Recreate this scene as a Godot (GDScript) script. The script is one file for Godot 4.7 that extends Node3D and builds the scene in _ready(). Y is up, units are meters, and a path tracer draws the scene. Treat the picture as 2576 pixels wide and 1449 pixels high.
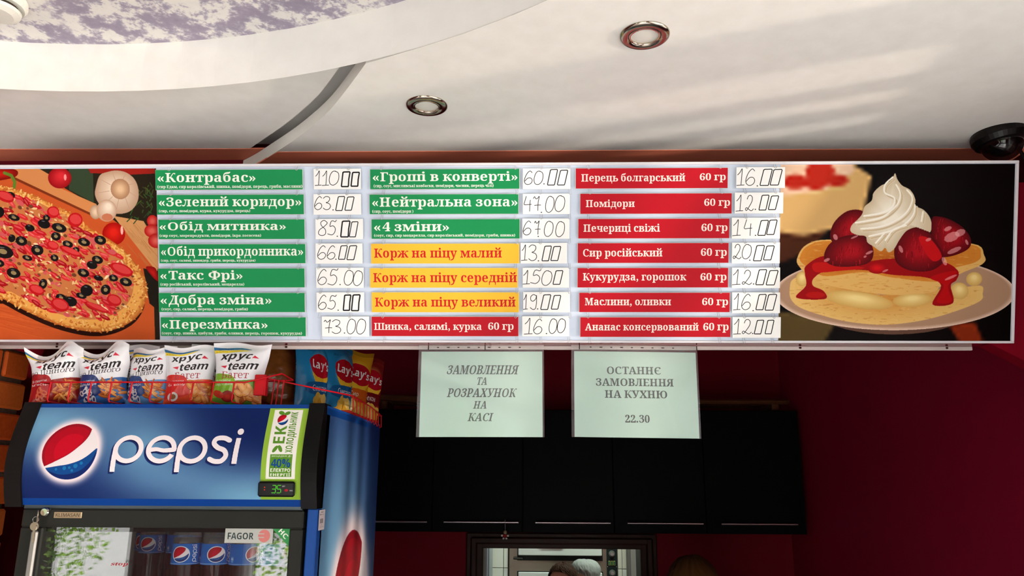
extends Node3D
# A pizza bar counter seen from below: a leaning menu board, a drinks fridge, the bar and the kitchen hatch behind it. Units are metres.

const NAMES := [
	["g", [-0.8808, -0.5330, 0.3573, 0.4048], [["«Контрабас»", [-0.8751, -0.6443, 0.3694, 0.3995]], ["(сир Едам, сир королівський, шинка, помідори, перець, гриби, маслини)", [-0.8760, -0.5346, 0.3598, 0.3692]]]],
	["g", [-0.8788, -0.5310, 0.2995, 0.3467], [["«Зелений коридор»", [-0.8732, -0.5375, 0.3129, 0.3421]], ["(сир, соус, помідори, курка, кукурудза, перець)", [-0.8737, -0.6579, 0.3038, 0.3121]]]],
	["g", [-0.8763, -0.5299, 0.2420, 0.2889], [["«Обід митника»", [-0.8729, -0.5747, 0.2580, 0.2843]], ["(сир соус, морепродукти, помідори, ікра лососева)", [-0.8733, -0.6331, 0.2464, 0.2544]]]],
	["g", [-0.8757, -0.5288, 0.1853, 0.2313], [["«Обід прикордонника»", [-0.8706, -0.5347, 0.1974, 0.2268]], ["(сир, соус, салямі, шпондер, гриби, перець, кукурудза)", [-0.8713, -0.6475, 0.1883, 0.1960]]]],
	["g", [-0.8789, -0.5315, 0.1286, 0.1744], [["«Такс Фрі»", [-0.8736, -0.6788, 0.1415, 0.1697]], ["(сир російський, королівський, моцарелла)", [-0.8740, -0.6750, 0.1317, 0.1402]]]],
	["g", [-0.8792, -0.5318, 0.0706, 0.1168], [["«Добра зміна»", [-0.8744, -0.6111, 0.0829, 0.1129]], ["(соус, сир, салямі, перець, помідори, гриби)", [-0.8726, -0.6673, 0.0735, 0.0818]]]],
	["g", [-0.8760, -0.5302, 0.0138, 0.0595], [["«Перезмінка»", [-0.8724, -0.6214, 0.0257, 0.0535]], ["(соус, сир, шинка, цибуля, гриби, оливки, перець, горошок, кукурудза)", [-0.8728, -0.5400, 0.0163, 0.0248]]]],
	["g", [-0.3759, -0.0280, 0.3571, 0.4041], [["«Гроші в конверті»", [-0.3690, -0.0331, 0.3697, 0.3981]], ["(сир, соус, мисливські ковбаски, помідори, часник, перець чілі)", [-0.3672, -0.0881, 0.3601, 0.3693]]]],
	["g", [-0.3776, -0.0302, 0.2992, 0.3459], [["«Нейтральна зона»", [-0.3709, -0.0332, 0.3106, 0.3404]], ["(сир, соус, помідори )", [-0.3711, -0.2751, 0.3012, 0.3100]]]],
	["g", [-0.3736, -0.0274, 0.2420, 0.2883], [["«4 зміни»", [-0.3671, -0.1924, 0.2601, 0.2827]], ["(соус, сир, сир моцарелла, сир королівський, помідори, гриби, шинка)", [-0.3673, -0.0386, 0.2457, 0.2540]]]],
	["y", [-0.3751, -0.0284, 0.1843, 0.2315], [["Корж на піцу малий", [-0.3677, -0.0694, 0.1921, 0.2217]]]],
	["y", [-0.3782, -0.0319, 0.1279, 0.1747], [["Корж на піцу середній", [-0.3704, -0.0344, 0.1347, 0.1644]]]],
	["y", [-0.3750, -0.0292, 0.0704, 0.1180], [["Корж на піцу великий", [-0.3669, -0.0375, 0.0777, 0.1071]]]],
	["r", [-0.3756, -0.0306, 0.0143, 0.0609], [["Шинка, салямі, курка", [-0.3694, -0.1171, 0.0246, 0.0469]], ["60 гр", [-0.1016, -0.0424, 0.0248, 0.0470]]]],
	["r", [0.1013, 0.4509, 0.3570, 0.4043], [["Перець болгарський", [0.1145, 0.3532, 0.3685, 0.3923]], ["60 гр", [0.3865, 0.4455, 0.3705, 0.3915]]]],
	["r", [0.1119, 0.4606, 0.2986, 0.3460], [["Помідори", [0.1251, 0.2377, 0.3099, 0.3320]], ["60 гр", [0.3971, 0.4561, 0.3119, 0.3332]]]],
	["r", [0.1073, 0.4558, 0.2419, 0.2880], [["Печериці свіжі", [0.1199, 0.2961, 0.2526, 0.2760]], ["60 гр", [0.3913, 0.4508, 0.2535, 0.2758]]]],
	["r", [0.1063, 0.4546, 0.1851, 0.2319], [["Сир російський", [0.1191, 0.3022, 0.1953, 0.2195]], ["60 гр", [0.3906, 0.4499, 0.1965, 0.2192]]]],
	["r", [0.1060, 0.4543, 0.1282, 0.1744], [["Кукурудза, горошок", [0.1188, 0.3576, 0.1397, 0.1621]], ["60 гр", [0.3901, 0.4498, 0.1399, 0.1620]]]],
	["r", [0.1102, 0.4586, 0.0709, 0.1170], [["Маслини, оливки", [0.1235, 0.3229, 0.0841, 0.1045]], ["60 гр", [0.3945, 0.4541, 0.0825, 0.1045]]]],
	["r", [0.1126, 0.4611, 0.0131, 0.0598], [["Ананас консервований", [0.1242, 0.3870, 0.0237, 0.0468]], ["60 гр", [0.3977, 0.4560, 0.0239, 0.0464]]]],
]
const PRICES := [
	["110.00", [-0.5078, -0.3972, 0.3578, 0.4056], [["1", [-0.5045, -0.4901, 0.3668, 0.4004]], ["1", [-0.4880, -0.4726, 0.3667, 0.4003]], ["o", [-0.4716, -0.4479, 0.3677, 0.4002]], ["B", [-0.4428, -0.4222, 0.3641, 0.3981]], ["B", [-0.4202, -0.4003, 0.3649, 0.3970]]]],
	["63.00", [-0.5091, -0.3972, 0.2988, 0.3468], [["6", [-0.5073, -0.4888, 0.3107, 0.3413]], ["3", [-0.4867, -0.4682, 0.3107, 0.3413]], [".", -0.4632, 0.3100], ["b", [-0.4568, -0.4352, 0.3085, 0.3412]], ["b", [-0.4352, -0.4132, 0.3091, 0.3401]]]],
	["85.00", [-0.5051, -0.3932, 0.2415, 0.2891], [["8", [-0.4982, -0.4761, 0.2504, 0.2858]], ["5", [-0.4771, -0.4554, 0.2520, 0.2861]], [".", -0.4540, 0.2487], ["B", [-0.4458, -0.4235, 0.2472, 0.2840]], ["b", [-0.4256, -0.4046, 0.2472, 0.2825]]]],
	["66.00", [-0.5058, -0.3953, 0.1845, 0.2319], [["6", [-0.5016, -0.4813, 0.1950, 0.2268]], ["6", [-0.4793, -0.4592, 0.1950, 0.2268]], [".", -0.4578, 0.1950], ["b", [-0.4516, -0.4303, 0.1949, 0.2267]], ["b", [-0.4318, -0.4082, 0.1939, 0.2267]]]],
	["65.00", [-0.5049, -0.3931, 0.1277, 0.1752], [["6", [-0.5019, -0.4800, 0.1355, 0.1715]], ["5", [-0.4785, -0.4527, 0.1351, 0.1729]], [".", -0.4487, 0.1359], ["o", [-0.4392, -0.4165, 0.1344, 0.1694]], ["o", [-0.4176, -0.3948, 0.1334, 0.1683]]]],
	["65.00", [-0.5048, -0.3928, 0.0705, 0.1176], [["6", [-0.5015, -0.4813, 0.0773, 0.1112]], ["5", [-0.4793, -0.4575, 0.0782, 0.1112]], [".", -0.4540, 0.0757], ["B", [-0.4416, -0.4234, 0.0753, 0.1114]], ["B", [-0.4223, -0.4016, 0.0747, 0.1118]]]],
	["73.00", [-0.4927, -0.3815, 0.0133, 0.0608], [["7", [-0.4883, -0.4690, 0.0219, 0.0529]], ["3", [-0.4696, -0.4472, 0.0209, 0.0530]], [".", -0.4397, 0.0219], ["o", [-0.4337, -0.4126, 0.0199, 0.0550]], ["o", [-0.4115, -0.3887, 0.0195, 0.0551]]]],
	["60.00", [-0.0206, 0.0894, 0.3562, 0.4044], [["6", [-0.0180, 0.0018, 0.3671, 0.3983]], ["o", [0.0051, 0.0267, 0.3670, 0.3982]], [".", 0.0282, 0.3685], ["b", [0.0364, 0.0599, 0.3659, 0.4016]], ["b", [0.0593, 0.0834, 0.3659, 0.3999]]]],
	["47.00", [-0.0207, 0.0884, 0.2986, 0.3460], [["4", [-0.0175, -0.0008, 0.3056, 0.3398]], ["7", [0.0031, 0.0208, 0.3065, 0.3397]], [".", 0.0222, 0.3029], ["o", [0.0316, 0.0521, 0.3029, 0.3402]], ["o", [0.0531, 0.0772, 0.3048, 0.3415]]]],
	["67.00", [-0.0216, 0.0878, 0.2415, 0.2888], [["6", [-0.0209, -0.0014, 0.2507, 0.2831]], ["7", [0.0057, 0.0198, 0.2516, 0.2830]], [".", 0.0149, 0.2473], ["o", [0.0287, 0.0502, 0.2473, 0.2825]], ["o", [0.0551, 0.0767, 0.2466, 0.2819]]]],
	["13.00", [-0.0263, 0.0824, 0.1844, 0.2323], [["1", [-0.0239, -0.0107, 0.1917, 0.2277]], ["3", [-0.0077, 0.0123, 0.1913, 0.2277]], [".", 0.0153, 0.1907], ["b", [0.0238, 0.0458, 0.1907, 0.2251]], ["b", [0.0444, 0.0676, 0.1913, 0.2241]]]],
	["15.00", [-0.0212, 0.0871, 0.1281, 0.1749], [["1", [-0.0206, -0.0048, 0.1365, 0.1686]], ["5", [-0.0038, 0.0218, 0.1381, 0.1706]], ["o", [0.0228, 0.0474, 0.1337, 0.1680]], ["b", [0.0494, 0.0726, 0.1361, 0.1680]]]],
	["19.00", [-0.0200, 0.0890, 0.0707, 0.1183], [["1", [-0.0196, -0.0098, 0.0778, 0.1124]], ["9", [-0.0038, 0.0129, 0.0778, 0.1124]], [".", 0.0135, 0.0788], ["b", [0.0208, 0.0445, 0.0774, 0.1120]], ["b", [0.0455, 0.0677, 0.0784, 0.1104]]]],
	["16.00", [-0.0223, 0.0869, 0.0146, 0.0618], [["1", [-0.0177, 0.0011, 0.0197, 0.0570]], ["6", [0.0031, 0.0242, 0.0203, 0.0550]], [".", 0.0341, 0.0213], ["o", [0.0400, 0.0593, 0.0214, 0.0560]], ["o", [0.0593, 0.0790, 0.0230, 0.0560]]]],
	["16.00", [0.4696, 0.5807, 0.3570, 0.4050], [["1", [0.4706, 0.4876, 0.3632, 0.4009]], ["6", [0.4900, 0.5121, 0.3631, 0.4008]], [".", 0.5173, 0.3620], ["b", [0.5237, 0.5513, 0.3630, 0.4001]], ["b", [0.5467, 0.5740, 0.3639, 0.3994]]]],
	["12.00", [0.4667, 0.5774, 0.2989, 0.3470], [["1", [0.4693, 0.4853, 0.3043, 0.3411]], ["2", [0.4913, 0.5094, 0.3052, 0.3406]], [".", 0.5136, 0.3084], ["b", [0.5220, 0.5448, 0.3067, 0.3409]], ["b", [0.5434, 0.5669, 0.3077, 0.3392]]]],
	["14.00", [0.4604, 0.5710, 0.2410, 0.2894], [["1", [0.4625, 0.4804, 0.2480, 0.2847]], ["4", [0.4890, 0.5067, 0.2483, 0.2847]], [".", 0.5147, 0.2487], ["b", [0.5201, 0.5442, 0.2487, 0.2832]], ["b", [0.5402, 0.5642, 0.2506, 0.2839]]]],
	["20.00", [0.4615, 0.5714, 0.1842, 0.2323], [["2", [0.4645, 0.4826, 0.1948, 0.2282]], ["o", [0.4846, 0.5064, 0.1947, 0.2281]], [".", 0.5024, 0.1917], ["b", [0.5108, 0.5359, 0.1901, 0.2257]], ["b", [0.5339, 0.5584, 0.1922, 0.2246]]]],
	["12.00", [0.4622, 0.5726, 0.1270, 0.1747], [["1", [0.4632, 0.4813, 0.1350, 0.1700]], ["2", [0.4860, 0.5075, 0.1354, 0.1685]], [".", 0.5117, 0.1367], ["b", [0.5170, 0.5417, 0.1350, 0.1699]], ["b", [0.5407, 0.5679, 0.1346, 0.1679]]]],
	["16.00", [0.4632, 0.5734, 0.0691, 0.1174], [["1", [0.4662, 0.4820, 0.0766, 0.1143]], ["6", [0.4840, 0.5056, 0.0771, 0.1133]], [".", 0.5115, 0.0750], ["b", [0.5179, 0.5415, 0.0771, 0.1127]], ["b", [0.5390, 0.5656, 0.0761, 0.1127]]]],
	["12.00", [0.4648, 0.5757, 0.0116, 0.0602], [["1", [0.4669, 0.4837, 0.0203, 0.0556]], ["2", [0.4873, 0.5083, 0.0210, 0.0546]], [".", 0.5111, 0.0220], ["b", [0.5150, 0.5366, 0.0210, 0.0530]], ["b", [0.5398, 0.5600, 0.0214, 0.0530]]]],
]

var rng := RandomNumberGenerator.new()
var taken := {}
var mats := {}
var serif := SystemFont.new()
var serif_thin := SystemFont.new()
var sans := SystemFont.new()
var sans_thin := SystemFont.new()
var board: Node3D
var fine := FastNoiseLite.new()


# ---------- nodes ----------

func numbered(called: String) -> String:
	var n: int = taken.get(called, 0)
	taken[called] = n + 1
	return called if n == 0 else "%s_%03d" % [called, n]


func tag(o: Node3D, label: String, category: String, group := "") -> void:
	o.set_meta("label", label)
	o.set_meta("category", category)
	if group:
		o.set_meta("group", group)


func thing(called: String, label: String, category: String, at := Vector3.ZERO, group := "") -> Node3D:
	var o := Node3D.new()
	o.name = numbered(called)
	add_child(o)
	o.position = at
	tag(o, label, category, group)
	return o


func part(parent: Node, called: String, m: Mesh, material: Material, at := Vector3.ZERO, turn := Vector3.ZERO) -> MeshInstance3D:
	var o := MeshInstance3D.new()
	o.name = called
	o.mesh = m
	o.material_override = material
	o.position = at
	o.rotation_degrees = turn
	parent.add_child(o, true)
	return o


func structure(called: String) -> Node3D:
	var o := Node3D.new()
	o.name = called
	o.set_meta("kind", "structure")
	add_child(o)
	return o


func slab(called: String, lo: Vector3, hi: Vector3, material: Material) -> MeshInstance3D:
	var o := part(self, called, block(hi - lo, 0.0), material, (lo + hi) / 2.0)
	o.set_meta("kind", "structure")
	return o


func piece(parent: Node, called: String, lo: Vector3, hi: Vector3, material: Material, bevel := 0.0) -> MeshInstance3D:
	return part(parent, called, block(hi - lo, bevel), material, (lo + hi) / 2.0)


# ---------- materials ----------

func rgb(r: float, g: float, b: float) -> Color:
	return Color(r / 255.0, g / 255.0, b / 255.0)


func mat(key: String, c: Color, rough := 0.6, metal := 0.0, spec := 0.3) -> StandardMaterial3D:
	if not mats.has(key):
		var m := StandardMaterial3D.new()
		m.resource_name = key
		m.albedo_color = c
		m.roughness = rough
		m.metallic = metal
		m.metallic_specular = spec
		mats[key] = m
	return mats[key]


func pane(key: String, c: Color, alpha: float, rough := 0.0, spec := 0.5) -> StandardMaterial3D:
	if not mats.has(key):
		var m := mat(key, Color(c.r, c.g, c.b, alpha), rough, 0.0, spec)
		m.transparency = BaseMaterial3D.TRANSPARENCY_ALPHA
	return mats[key]


func printed(key: String, im: Image, rough := 0.5, spec := 0.15) -> StandardMaterial3D:
	var m := mat(key, Color.WHITE, rough, 0.0, spec)
	m.albedo_texture = ImageTexture.create_from_image(im)
	m.texture_repeat = false
	return m


func grained(key: String, a: Color, b: Color, scale: Vector3, rough: float, frequency := 0.02, bump := 0.0) -> StandardMaterial3D:
	if mats.has(key):
		return mats[key]
	var m := mat(key, Color.WHITE, rough)
	var n := FastNoiseLite.new()
	n.seed = key.length() * 7
	n.frequency = frequency
	n.fractal_octaves = 5
	var t := NoiseTexture2D.new()
	t.width = 512
	t.height = 512
	t.seamless = true
	t.noise = n
	var g := Gradient.new()
	g.set_color(0, a)
	g.set_color(1, b)
	t.color_ramp = g
	m.albedo_texture = t
	m.uv1_triplanar = true
	m.uv1_world_triplanar = true
	m.uv1_scale = scale
	if bump > 0.0:
		m.heightmap_enabled = true
		m.heightmap_scale = bump
		var h := NoiseTexture2D.new()
		h.width = 512
		h.height = 512
		h.seamless = true
		h.noise = n
		m.heightmap_texture = h
	return m


# ---------- shapes ----------

func face(st: SurfaceTool, pts: Array, out: Vector3) -> void:
	for i in range(1, pts.size() - 1):
		var a: Vector3 = pts[0]
		var b: Vector3 = pts[i]
		var c: Vector3 = pts[i + 1]
		if (b - a).cross(c - a).dot(out) > 0.0:
			var t := b
			b = c
			c = t
		for v: Vector3 in [a, b, c]:
			st.set_normal(out)
			st.add_vertex(v)


func begin() -> SurfaceTool:
	var st := SurfaceTool.new()
	st.begin(Mesh.PRIMITIVE_TRIANGLES)
	return st


func block(size: Vector3, bevel := 0.001) -> ArrayMesh:
	var st := begin()
	var h := size / 2.0
	var b := minf(bevel, minf(h.x, minf(h.y, h.z)) * 0.9)
	var axes := [Vector3.RIGHT, Vector3.UP, Vector3.BACK]
	for k in 3:
		var n: Vector3 = axes[k]
		var u: Vector3 = axes[(k + 1) % 3]
		var w: Vector3 = axes[(k + 2) % 3]
		var hu := h.dot(u) - b
		var hw := h.dot(w) - b
		for s in [-1.0, 1.0]:
			var o: Vector3 = n * s * h.dot(n)
			face(st, [o + u * hu + w * hw, o - u * hu + w * hw, o - u * hu - w * hw, o + u * hu - w * hw], n * s)
			if b > 0.0:
				for s2 in [-1.0, 1.0]:
					var e0: Vector3 = n * s * h.dot(n) + u * s2 * hu
					var e1: Vector3 = n * s * (h.dot(n) - b) + u * s2 * h.dot(u)
					face(st, [e0 + w * hw, e0 - w * hw, e1 - w * hw, e1 + w * hw], (n * s + u * s2).normalized())
	if b > 0.0:
		for sx in [-1.0, 1.0]:
			for sy in [-1.0, 1.0]:
				for sz in [-1.0, 1.0]:
					var sg := Vector3(sx, sy, sz)
					var q := (h - Vector3(b, b, b)) * sg
					face(st, [q + Vector3(b * sx, 0, 0), q + Vector3(0, b * sy, 0), q + Vector3(0, 0, b * sz)], sg.normalized())
	return st.commit()


func prism(pts: PackedVector2Array, d0: float, d1: float, xf := Transform3D()) -> ArrayMesh:
	var st := begin()
	var tris := Geometry2D.triangulate_polygon(pts)
	var nz := (xf.basis * Vector3.BACK).normalized()
	for i in range(0, tris.size(), 3):
		for d in [d0, d1]:
			var v := []
			for j in 3:
				var p := pts[tris[i + j]]
				v.append(xf * Vector3(p.x, p.y, d))
			face(st, v, nz if d == maxf(d0, d1) else -nz)
	var ccw := not Geometry2D.is_polygon_clockwise(pts)
	for i in pts.size():
		var a := pts[i]
		var b := pts[(i + 1) % pts.size()]
		var t := (b - a).normalized()
		var n := Vector3(t.y, -t.x, 0) if not ccw else Vector3(t.y, -t.x, 0)
		var mid := (a + b) / 2.0 + Vector2(n.x, n.y) * 1e-4
		if Geometry2D.is_point_in_polygon(mid, pts):
			n = -n
		face(st, [xf * Vector3(a.x, a.y, d0), xf * Vector3(b.x, b.y, d0), xf * Vector3(b.x, b.y, d1), xf * Vector3(a.x, a.y, d1)], (xf.basis * n).normalized())
	return st.commit()


func grid(nu: int, nv: int, f: Callable, flip := false) -> ArrayMesh:
	var st := begin()
	for j in nv + 1:
		for i in nu + 1:
			var u := float(i) / nu
			var v := float(j) / nv
			st.set_uv(Vector2(u, v))
			st.add_vertex(f.call(u, v))
	for j in nv:
		for i in nu:
			var a := j * (nu + 1) + i
			var b := a + 1
			var c := a + nu + 1
			var d := c + 1
			for k: int in ([a, c, b, b, c, d] if flip else [a, b, c, b, d, c]):
				st.add_index(k)
	st.generate_normals()
	return st.commit()


func lathe(profile: Array, segs := 24, sharp := false) -> ArrayMesh:
	var st := begin()
	var n := profile.size()
	if sharp:
		for i in n - 1:
			var p: Vector2 = profile[i]
			var q: Vector2 = profile[i + 1]
			var t := (q - p).normalized()
			for s in segs:
				var a0 := TAU * s / segs
				var a1 := TAU * (s + 1) / segs
				var am := (a0 + a1) / 2.0
				var nn := Vector3(cos(am) * t.y, -t.x, sin(am) * t.y)
				face(st, [Vector3(cos(a0) * p.x, p.y, sin(a0) * p.x), Vector3(cos(a1) * p.x, p.y, sin(a1) * p.x), Vector3(cos(a1) * q.x, q.y, sin(a1) * q.x), Vector3(cos(a0) * q.x, q.y, sin(a0) * q.x)], nn)
		return st.commit()
	return grid(segs, n - 1, func(u: float, v: float) -> Vector3:
		var p: Vector2 = profile[roundi(v * (n - 1))]
		return Vector3(cos(u * TAU) * p.x, p.y, sin(u * TAU) * p.x))


func tube(path: Array, r: float, segs := 6) -> ArrayMesh:
	var st := begin()
	var rings := []
	for i in path.size():
		var p: Vector3 = path[i]
		var t: Vector3 = (path[mini(i + 1, path.size() - 1)] - path[maxi(i - 1, 0)])
		t = t.normalized()
		var u := t.cross(Vector3.UP if absf(t.y) < 0.9 else Vector3.RIGHT).normalized()
		var w := t.cross(u)
		var ring := []
		for s in segs:
			var a := TAU * s / segs
			ring.append([p + (u * cos(a) + w * sin(a)) * r, u * cos(a) + w * sin(a)])
		rings.append(ring)
	for i in rings.size() - 1:
		for s in segs:
			var q := [rings[i][s], rings[i][(s + 1) % segs], rings[i + 1][(s + 1) % segs], rings[i + 1][s]]
			var out: Vector3 = q[0][1] + q[1][1]
			var order := [0, 1, 2, 0, 2, 3]
			if ((q[1][0] - q[0][0]) as Vector3).cross(q[2][0] - q[0][0]).dot(out) > 0.0:
				order = [0, 2, 1, 0, 3, 2]
			for k: int in order:
				st.set_normal(q[k][1])
				st.add_vertex(q[k][0])
	for e in [0, rings.size() - 1]:
		var pts := []
		for s in segs:
			pts.append(rings[e][s][0])
		var d: Vector3 = path[e] - path[1 if e == 0 else e - 1]
		face(st, pts, d.normalized())
	return st.commit()


func ball(r: float, stretch := Vector3.ONE, segs := 16) -> ArrayMesh:
	return grid(segs, segs / 2, func(u: float, v: float) -> Vector3:
		var a := u * TAU
		var b := (v - 0.5) * PI
		return Vector3(cos(a) * cos(b), -sin(b), sin(a) * cos(b)) * r * stretch, true)


# Flat lettering that fills the box (x0, x1, y0, y1) of its parent's plane.
func lettering(parent: Node, words: String, font: Font, bx: Array, z: float, material: Material, slant := 0.0, called := "lettering") -> MeshInstance3D:
	var t := TextMesh.new()
	t.font = font
	t.font_size = 18
	t.pixel_size = 0.01
	t.depth = 0.0
	t.curve_step = 0.2
	t.text = words
	var b := t.get_aabb()
	var o := part(parent, called, t, material)
	var sx: float = (bx[1] - bx[0]) / (b.size.x + slant * b.size.y)
	var sy: float = (bx[3] - bx[2]) / b.size.y
	o.transform = Transform3D(Basis(Vector3(sx, 0, 0), Vector3(slant * sx, sy, 0), Vector3(0, 0, 1)), Vector3(bx[0] - (b.position.x + slant * b.position.y) * sx, bx[2] - b.position.y * sy, z))
	return o


# The same mesh with every corner moved by f.
func laid(m: Mesh, xf: Transform3D, f: Callable) -> ArrayMesh:
	var out := ArrayMesh.new()
	for s in m.get_surface_count():
		var arrays: Array = m.get_mesh_arrays() if m is PrimitiveMesh else m.surface_get_arrays(s)
		var v: PackedVector3Array = arrays[Mesh.ARRAY_VERTEX]
		for i in v.size():
			v[i] = f.call(xf * v[i])
		arrays[Mesh.ARRAY_VERTEX] = v
		out.add_surface_from_arrays(Mesh.PRIMITIVE_TRIANGLES, arrays)
	return out


# ---------- painting of prints ----------

func canvas(w: int, h: int, c: Color) -> Image:
	var im := Image.create_empty(w, h, false, Image.FORMAT_RGBA8)
	im.fill(c)
	return im


func poly(im: Image, pts: PackedVector2Array, c: Color) -> void:
	var n := pts.size()
	var lo := INF
	var hi := -INF
	for p in pts:
		lo = minf(lo, p.y)
		hi = maxf(hi, p.y)
	for y in range(maxi(0, floori(lo)), mini(im.get_height() - 1, ceili(hi)) + 1):
		var yy := y + 0.5
		var xs: Array[float] = []
		for i in n:
			var a := pts[i]
			var b := pts[(i + 1) % n]
			if (a.y <= yy) != (b.y <= yy):
				xs.append(a.x + (yy - a.y) / (b.y - a.y) * (b.x - a.x))
		xs.sort()
		for i in range(0, xs.size() - 1, 2):
			var x0 := maxi(0, ceili(xs[i] - 0.5))
			var x1 := mini(im.get_width(), ceili(xs[i + 1] - 0.5))
			if x1 <= x0:
				continue
			if c.a >= 1.0:
				im.fill_rect(Rect2i(x0, y, x1 - x0, 1), c)
			else:
				for x in range(x0, x1):
					im.set_pixel(x, y, im.get_pixel(x, y).lerp(Color(c.r, c.g, c.b), c.a))


func oval(cx: float, cy: float, rx: float, ry: float, turn := 0.0, n := 28, a0 := 0.0, a1 := TAU) -> PackedVector2Array:
	var out := PackedVector2Array()
	for i in n:
		var a := lerpf(a0, a1, float(i) / (n if is_equal_approx(a1 - a0, TAU) else n - 1))
		out.append(Vector2(cx, cy) + Vector2(cos(a) * rx, sin(a) * ry).rotated(deg_to_rad(turn)))
	return out


func smooth(pts: Array, closed := true, steps := 6) -> PackedVector2Array:
	var out := PackedVector2Array()
	var n := pts.size()
	var last := n if closed else n - 1
	for i in last:
		var p0: Vector2 = pts[(i - 1 + n) % n] if closed else pts[maxi(i - 1, 0)]
		var p1: Vector2 = pts[i]
		var p2: Vector2 = pts[(i + 1) % n]
		var p3: Vector2 = pts[(i + 2) % n] if closed else pts[mini(i + 2, n - 1)]
		for k in steps:
			out.append(p1.cubic_interpolate(p2, p0, p3, float(k) / steps))
	if not closed:
		out.append(pts[n - 1])
	return out


func scaled(pts: PackedVector2Array, k: float, off := Vector2.ZERO) -> PackedVector2Array:
	var mid := Vector2.ZERO
	for p in pts:
		mid += p / pts.size()
	var out := PackedVector2Array()
	for p in pts:
		out.append(mid + (p - mid) * k + off)
	return out


# A rounded thing in a printed picture: nested outlines from its edge colour to its middle colour.
func blob(im: Image, pts: PackedVector2Array, edge: Color, middle: Color, off := Vector2.ZERO, steps := 6) -> void:
	var n := maxi(steps, 14)
	for i in n:
		var t := float(i) / (n - 1)
		poly(im, scaled(pts, 1.0 - 0.75 * t, off * t), edge.lerp(middle, t))


func thick(im: Image, pts: PackedVector2Array, w: float, c: Color) -> void:
	for i in pts.size() - 1:
		var d := (pts[i + 1] - pts[i]).normalized().orthogonal() * w / 2.0
		poly(im, PackedVector2Array([pts[i] + d, pts[i + 1] + d, pts[i + 1] - d, pts[i] - d]), c)
	for p in pts:
		poly(im, oval(p.x, p.y, w / 2.0, w / 2.0, 0, 10), c)


# Words laid into the parallelogram with its lower left corner at o, along ex and up ey.
func words(im: Image, text: String, font: Font, o: Vector2, ex: Vector2, ey: Vector2, c: Color) -> void:
	var t := TextMesh.new()
	t.font = font
	t.font_size = 18
	t.depth = 0.0
	t.curve_step = 0.2
	t.text = text
	var b := t.get_aabb()
	for s in t.get_surface_count():
		var arrays := t.surface_get_arrays(s)
		var v: PackedVector3Array = arrays[Mesh.ARRAY_VERTEX]
		var idx: PackedInt32Array = arrays[Mesh.ARRAY_INDEX]
		for i in range(0, idx.size(), 3):
			var tri := PackedVector2Array()
			for j in 3:
				var p := v[idx[i + j]]
				tri.append(o + ex * ((p.x - b.position.x) / b.size.x) + ey * ((p.y - b.position.y) / b.size.y))
			poly(im, tri, c)


func placed(pts: Array, xf: Transform2D) -> PackedVector2Array:
	return xf * PackedVector2Array(pts)


# The round red, white and blue emblem in a unit circle.
func emblem(im: Image, xf: Transform2D) -> void:
	poly(im, xf * oval(0, 0, 1, 1, 0, 60), rgb(236, 226, 228))
	var red := smooth([Vector2(-0.84, 0.545), Vector2(-0.48, 0.37), Vector2(-0.014, 0.107), Vector2(0.39, -0.27), Vector2(0.565, -0.556), Vector2(0.6, -0.8)], false)
	red.append_array(oval(0, 0, 1, 1, 0, 40, deg_to_rad(-53), deg_to_rad(-213)))
	poly(im, xf * red, rgb(150, 20, 36))
	poly(im, xf * scaled(red, 0.9, Vector2(0.02, 0.03)), rgb(176, 16, 34))
	poly(im, xf * scaled(red, 0.6, Vector2(0.12, 0.1)), rgb(196, 16, 38))
	var blue := smooth([Vector2(-0.8, 0.6), Vector2(-0.33, 0.52), Vector2(0, 0.467), Vector2(0.39, 0.34), Vector2(0.68, 0.16), Vector2(0.95, -0.1)], false)
	blue.append_array(oval(0, 0, 1, 1, 0, 40, deg_to_rad(-6), deg_to_rad(143)))
	poly(im, xf * blue, rgb(22, 72, 138))
	var deep := oval(0, 0, 1, 1, 0, 40, deg_to_rad(-4), deg_to_rad(141))
	deep.append_array(smooth([Vector2(-0.72, 0.68), Vector2(-0.3, 0.82), Vector2(0.1, 0.8), Vector2(0.5, 0.66), Vector2(0.82, 0.36), Vector2(0.97, 0.02)], false))
	poly(im, xf * deep, rgb(22, 42, 104))
	for q: Array in [[-0.1, 0.6, 0.07], [0.08, 0.58, 0.05], [0.3, 0.52, 0.08], [0.5, 0.42, 0.06], [-0.4, 0.64, 0.05], [0.18, 0.68, 0.05]]:
		poly(im, xf * oval(q[0], q[1], q[2], q[2], 0, 10), rgb(30, 112, 172))


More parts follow.
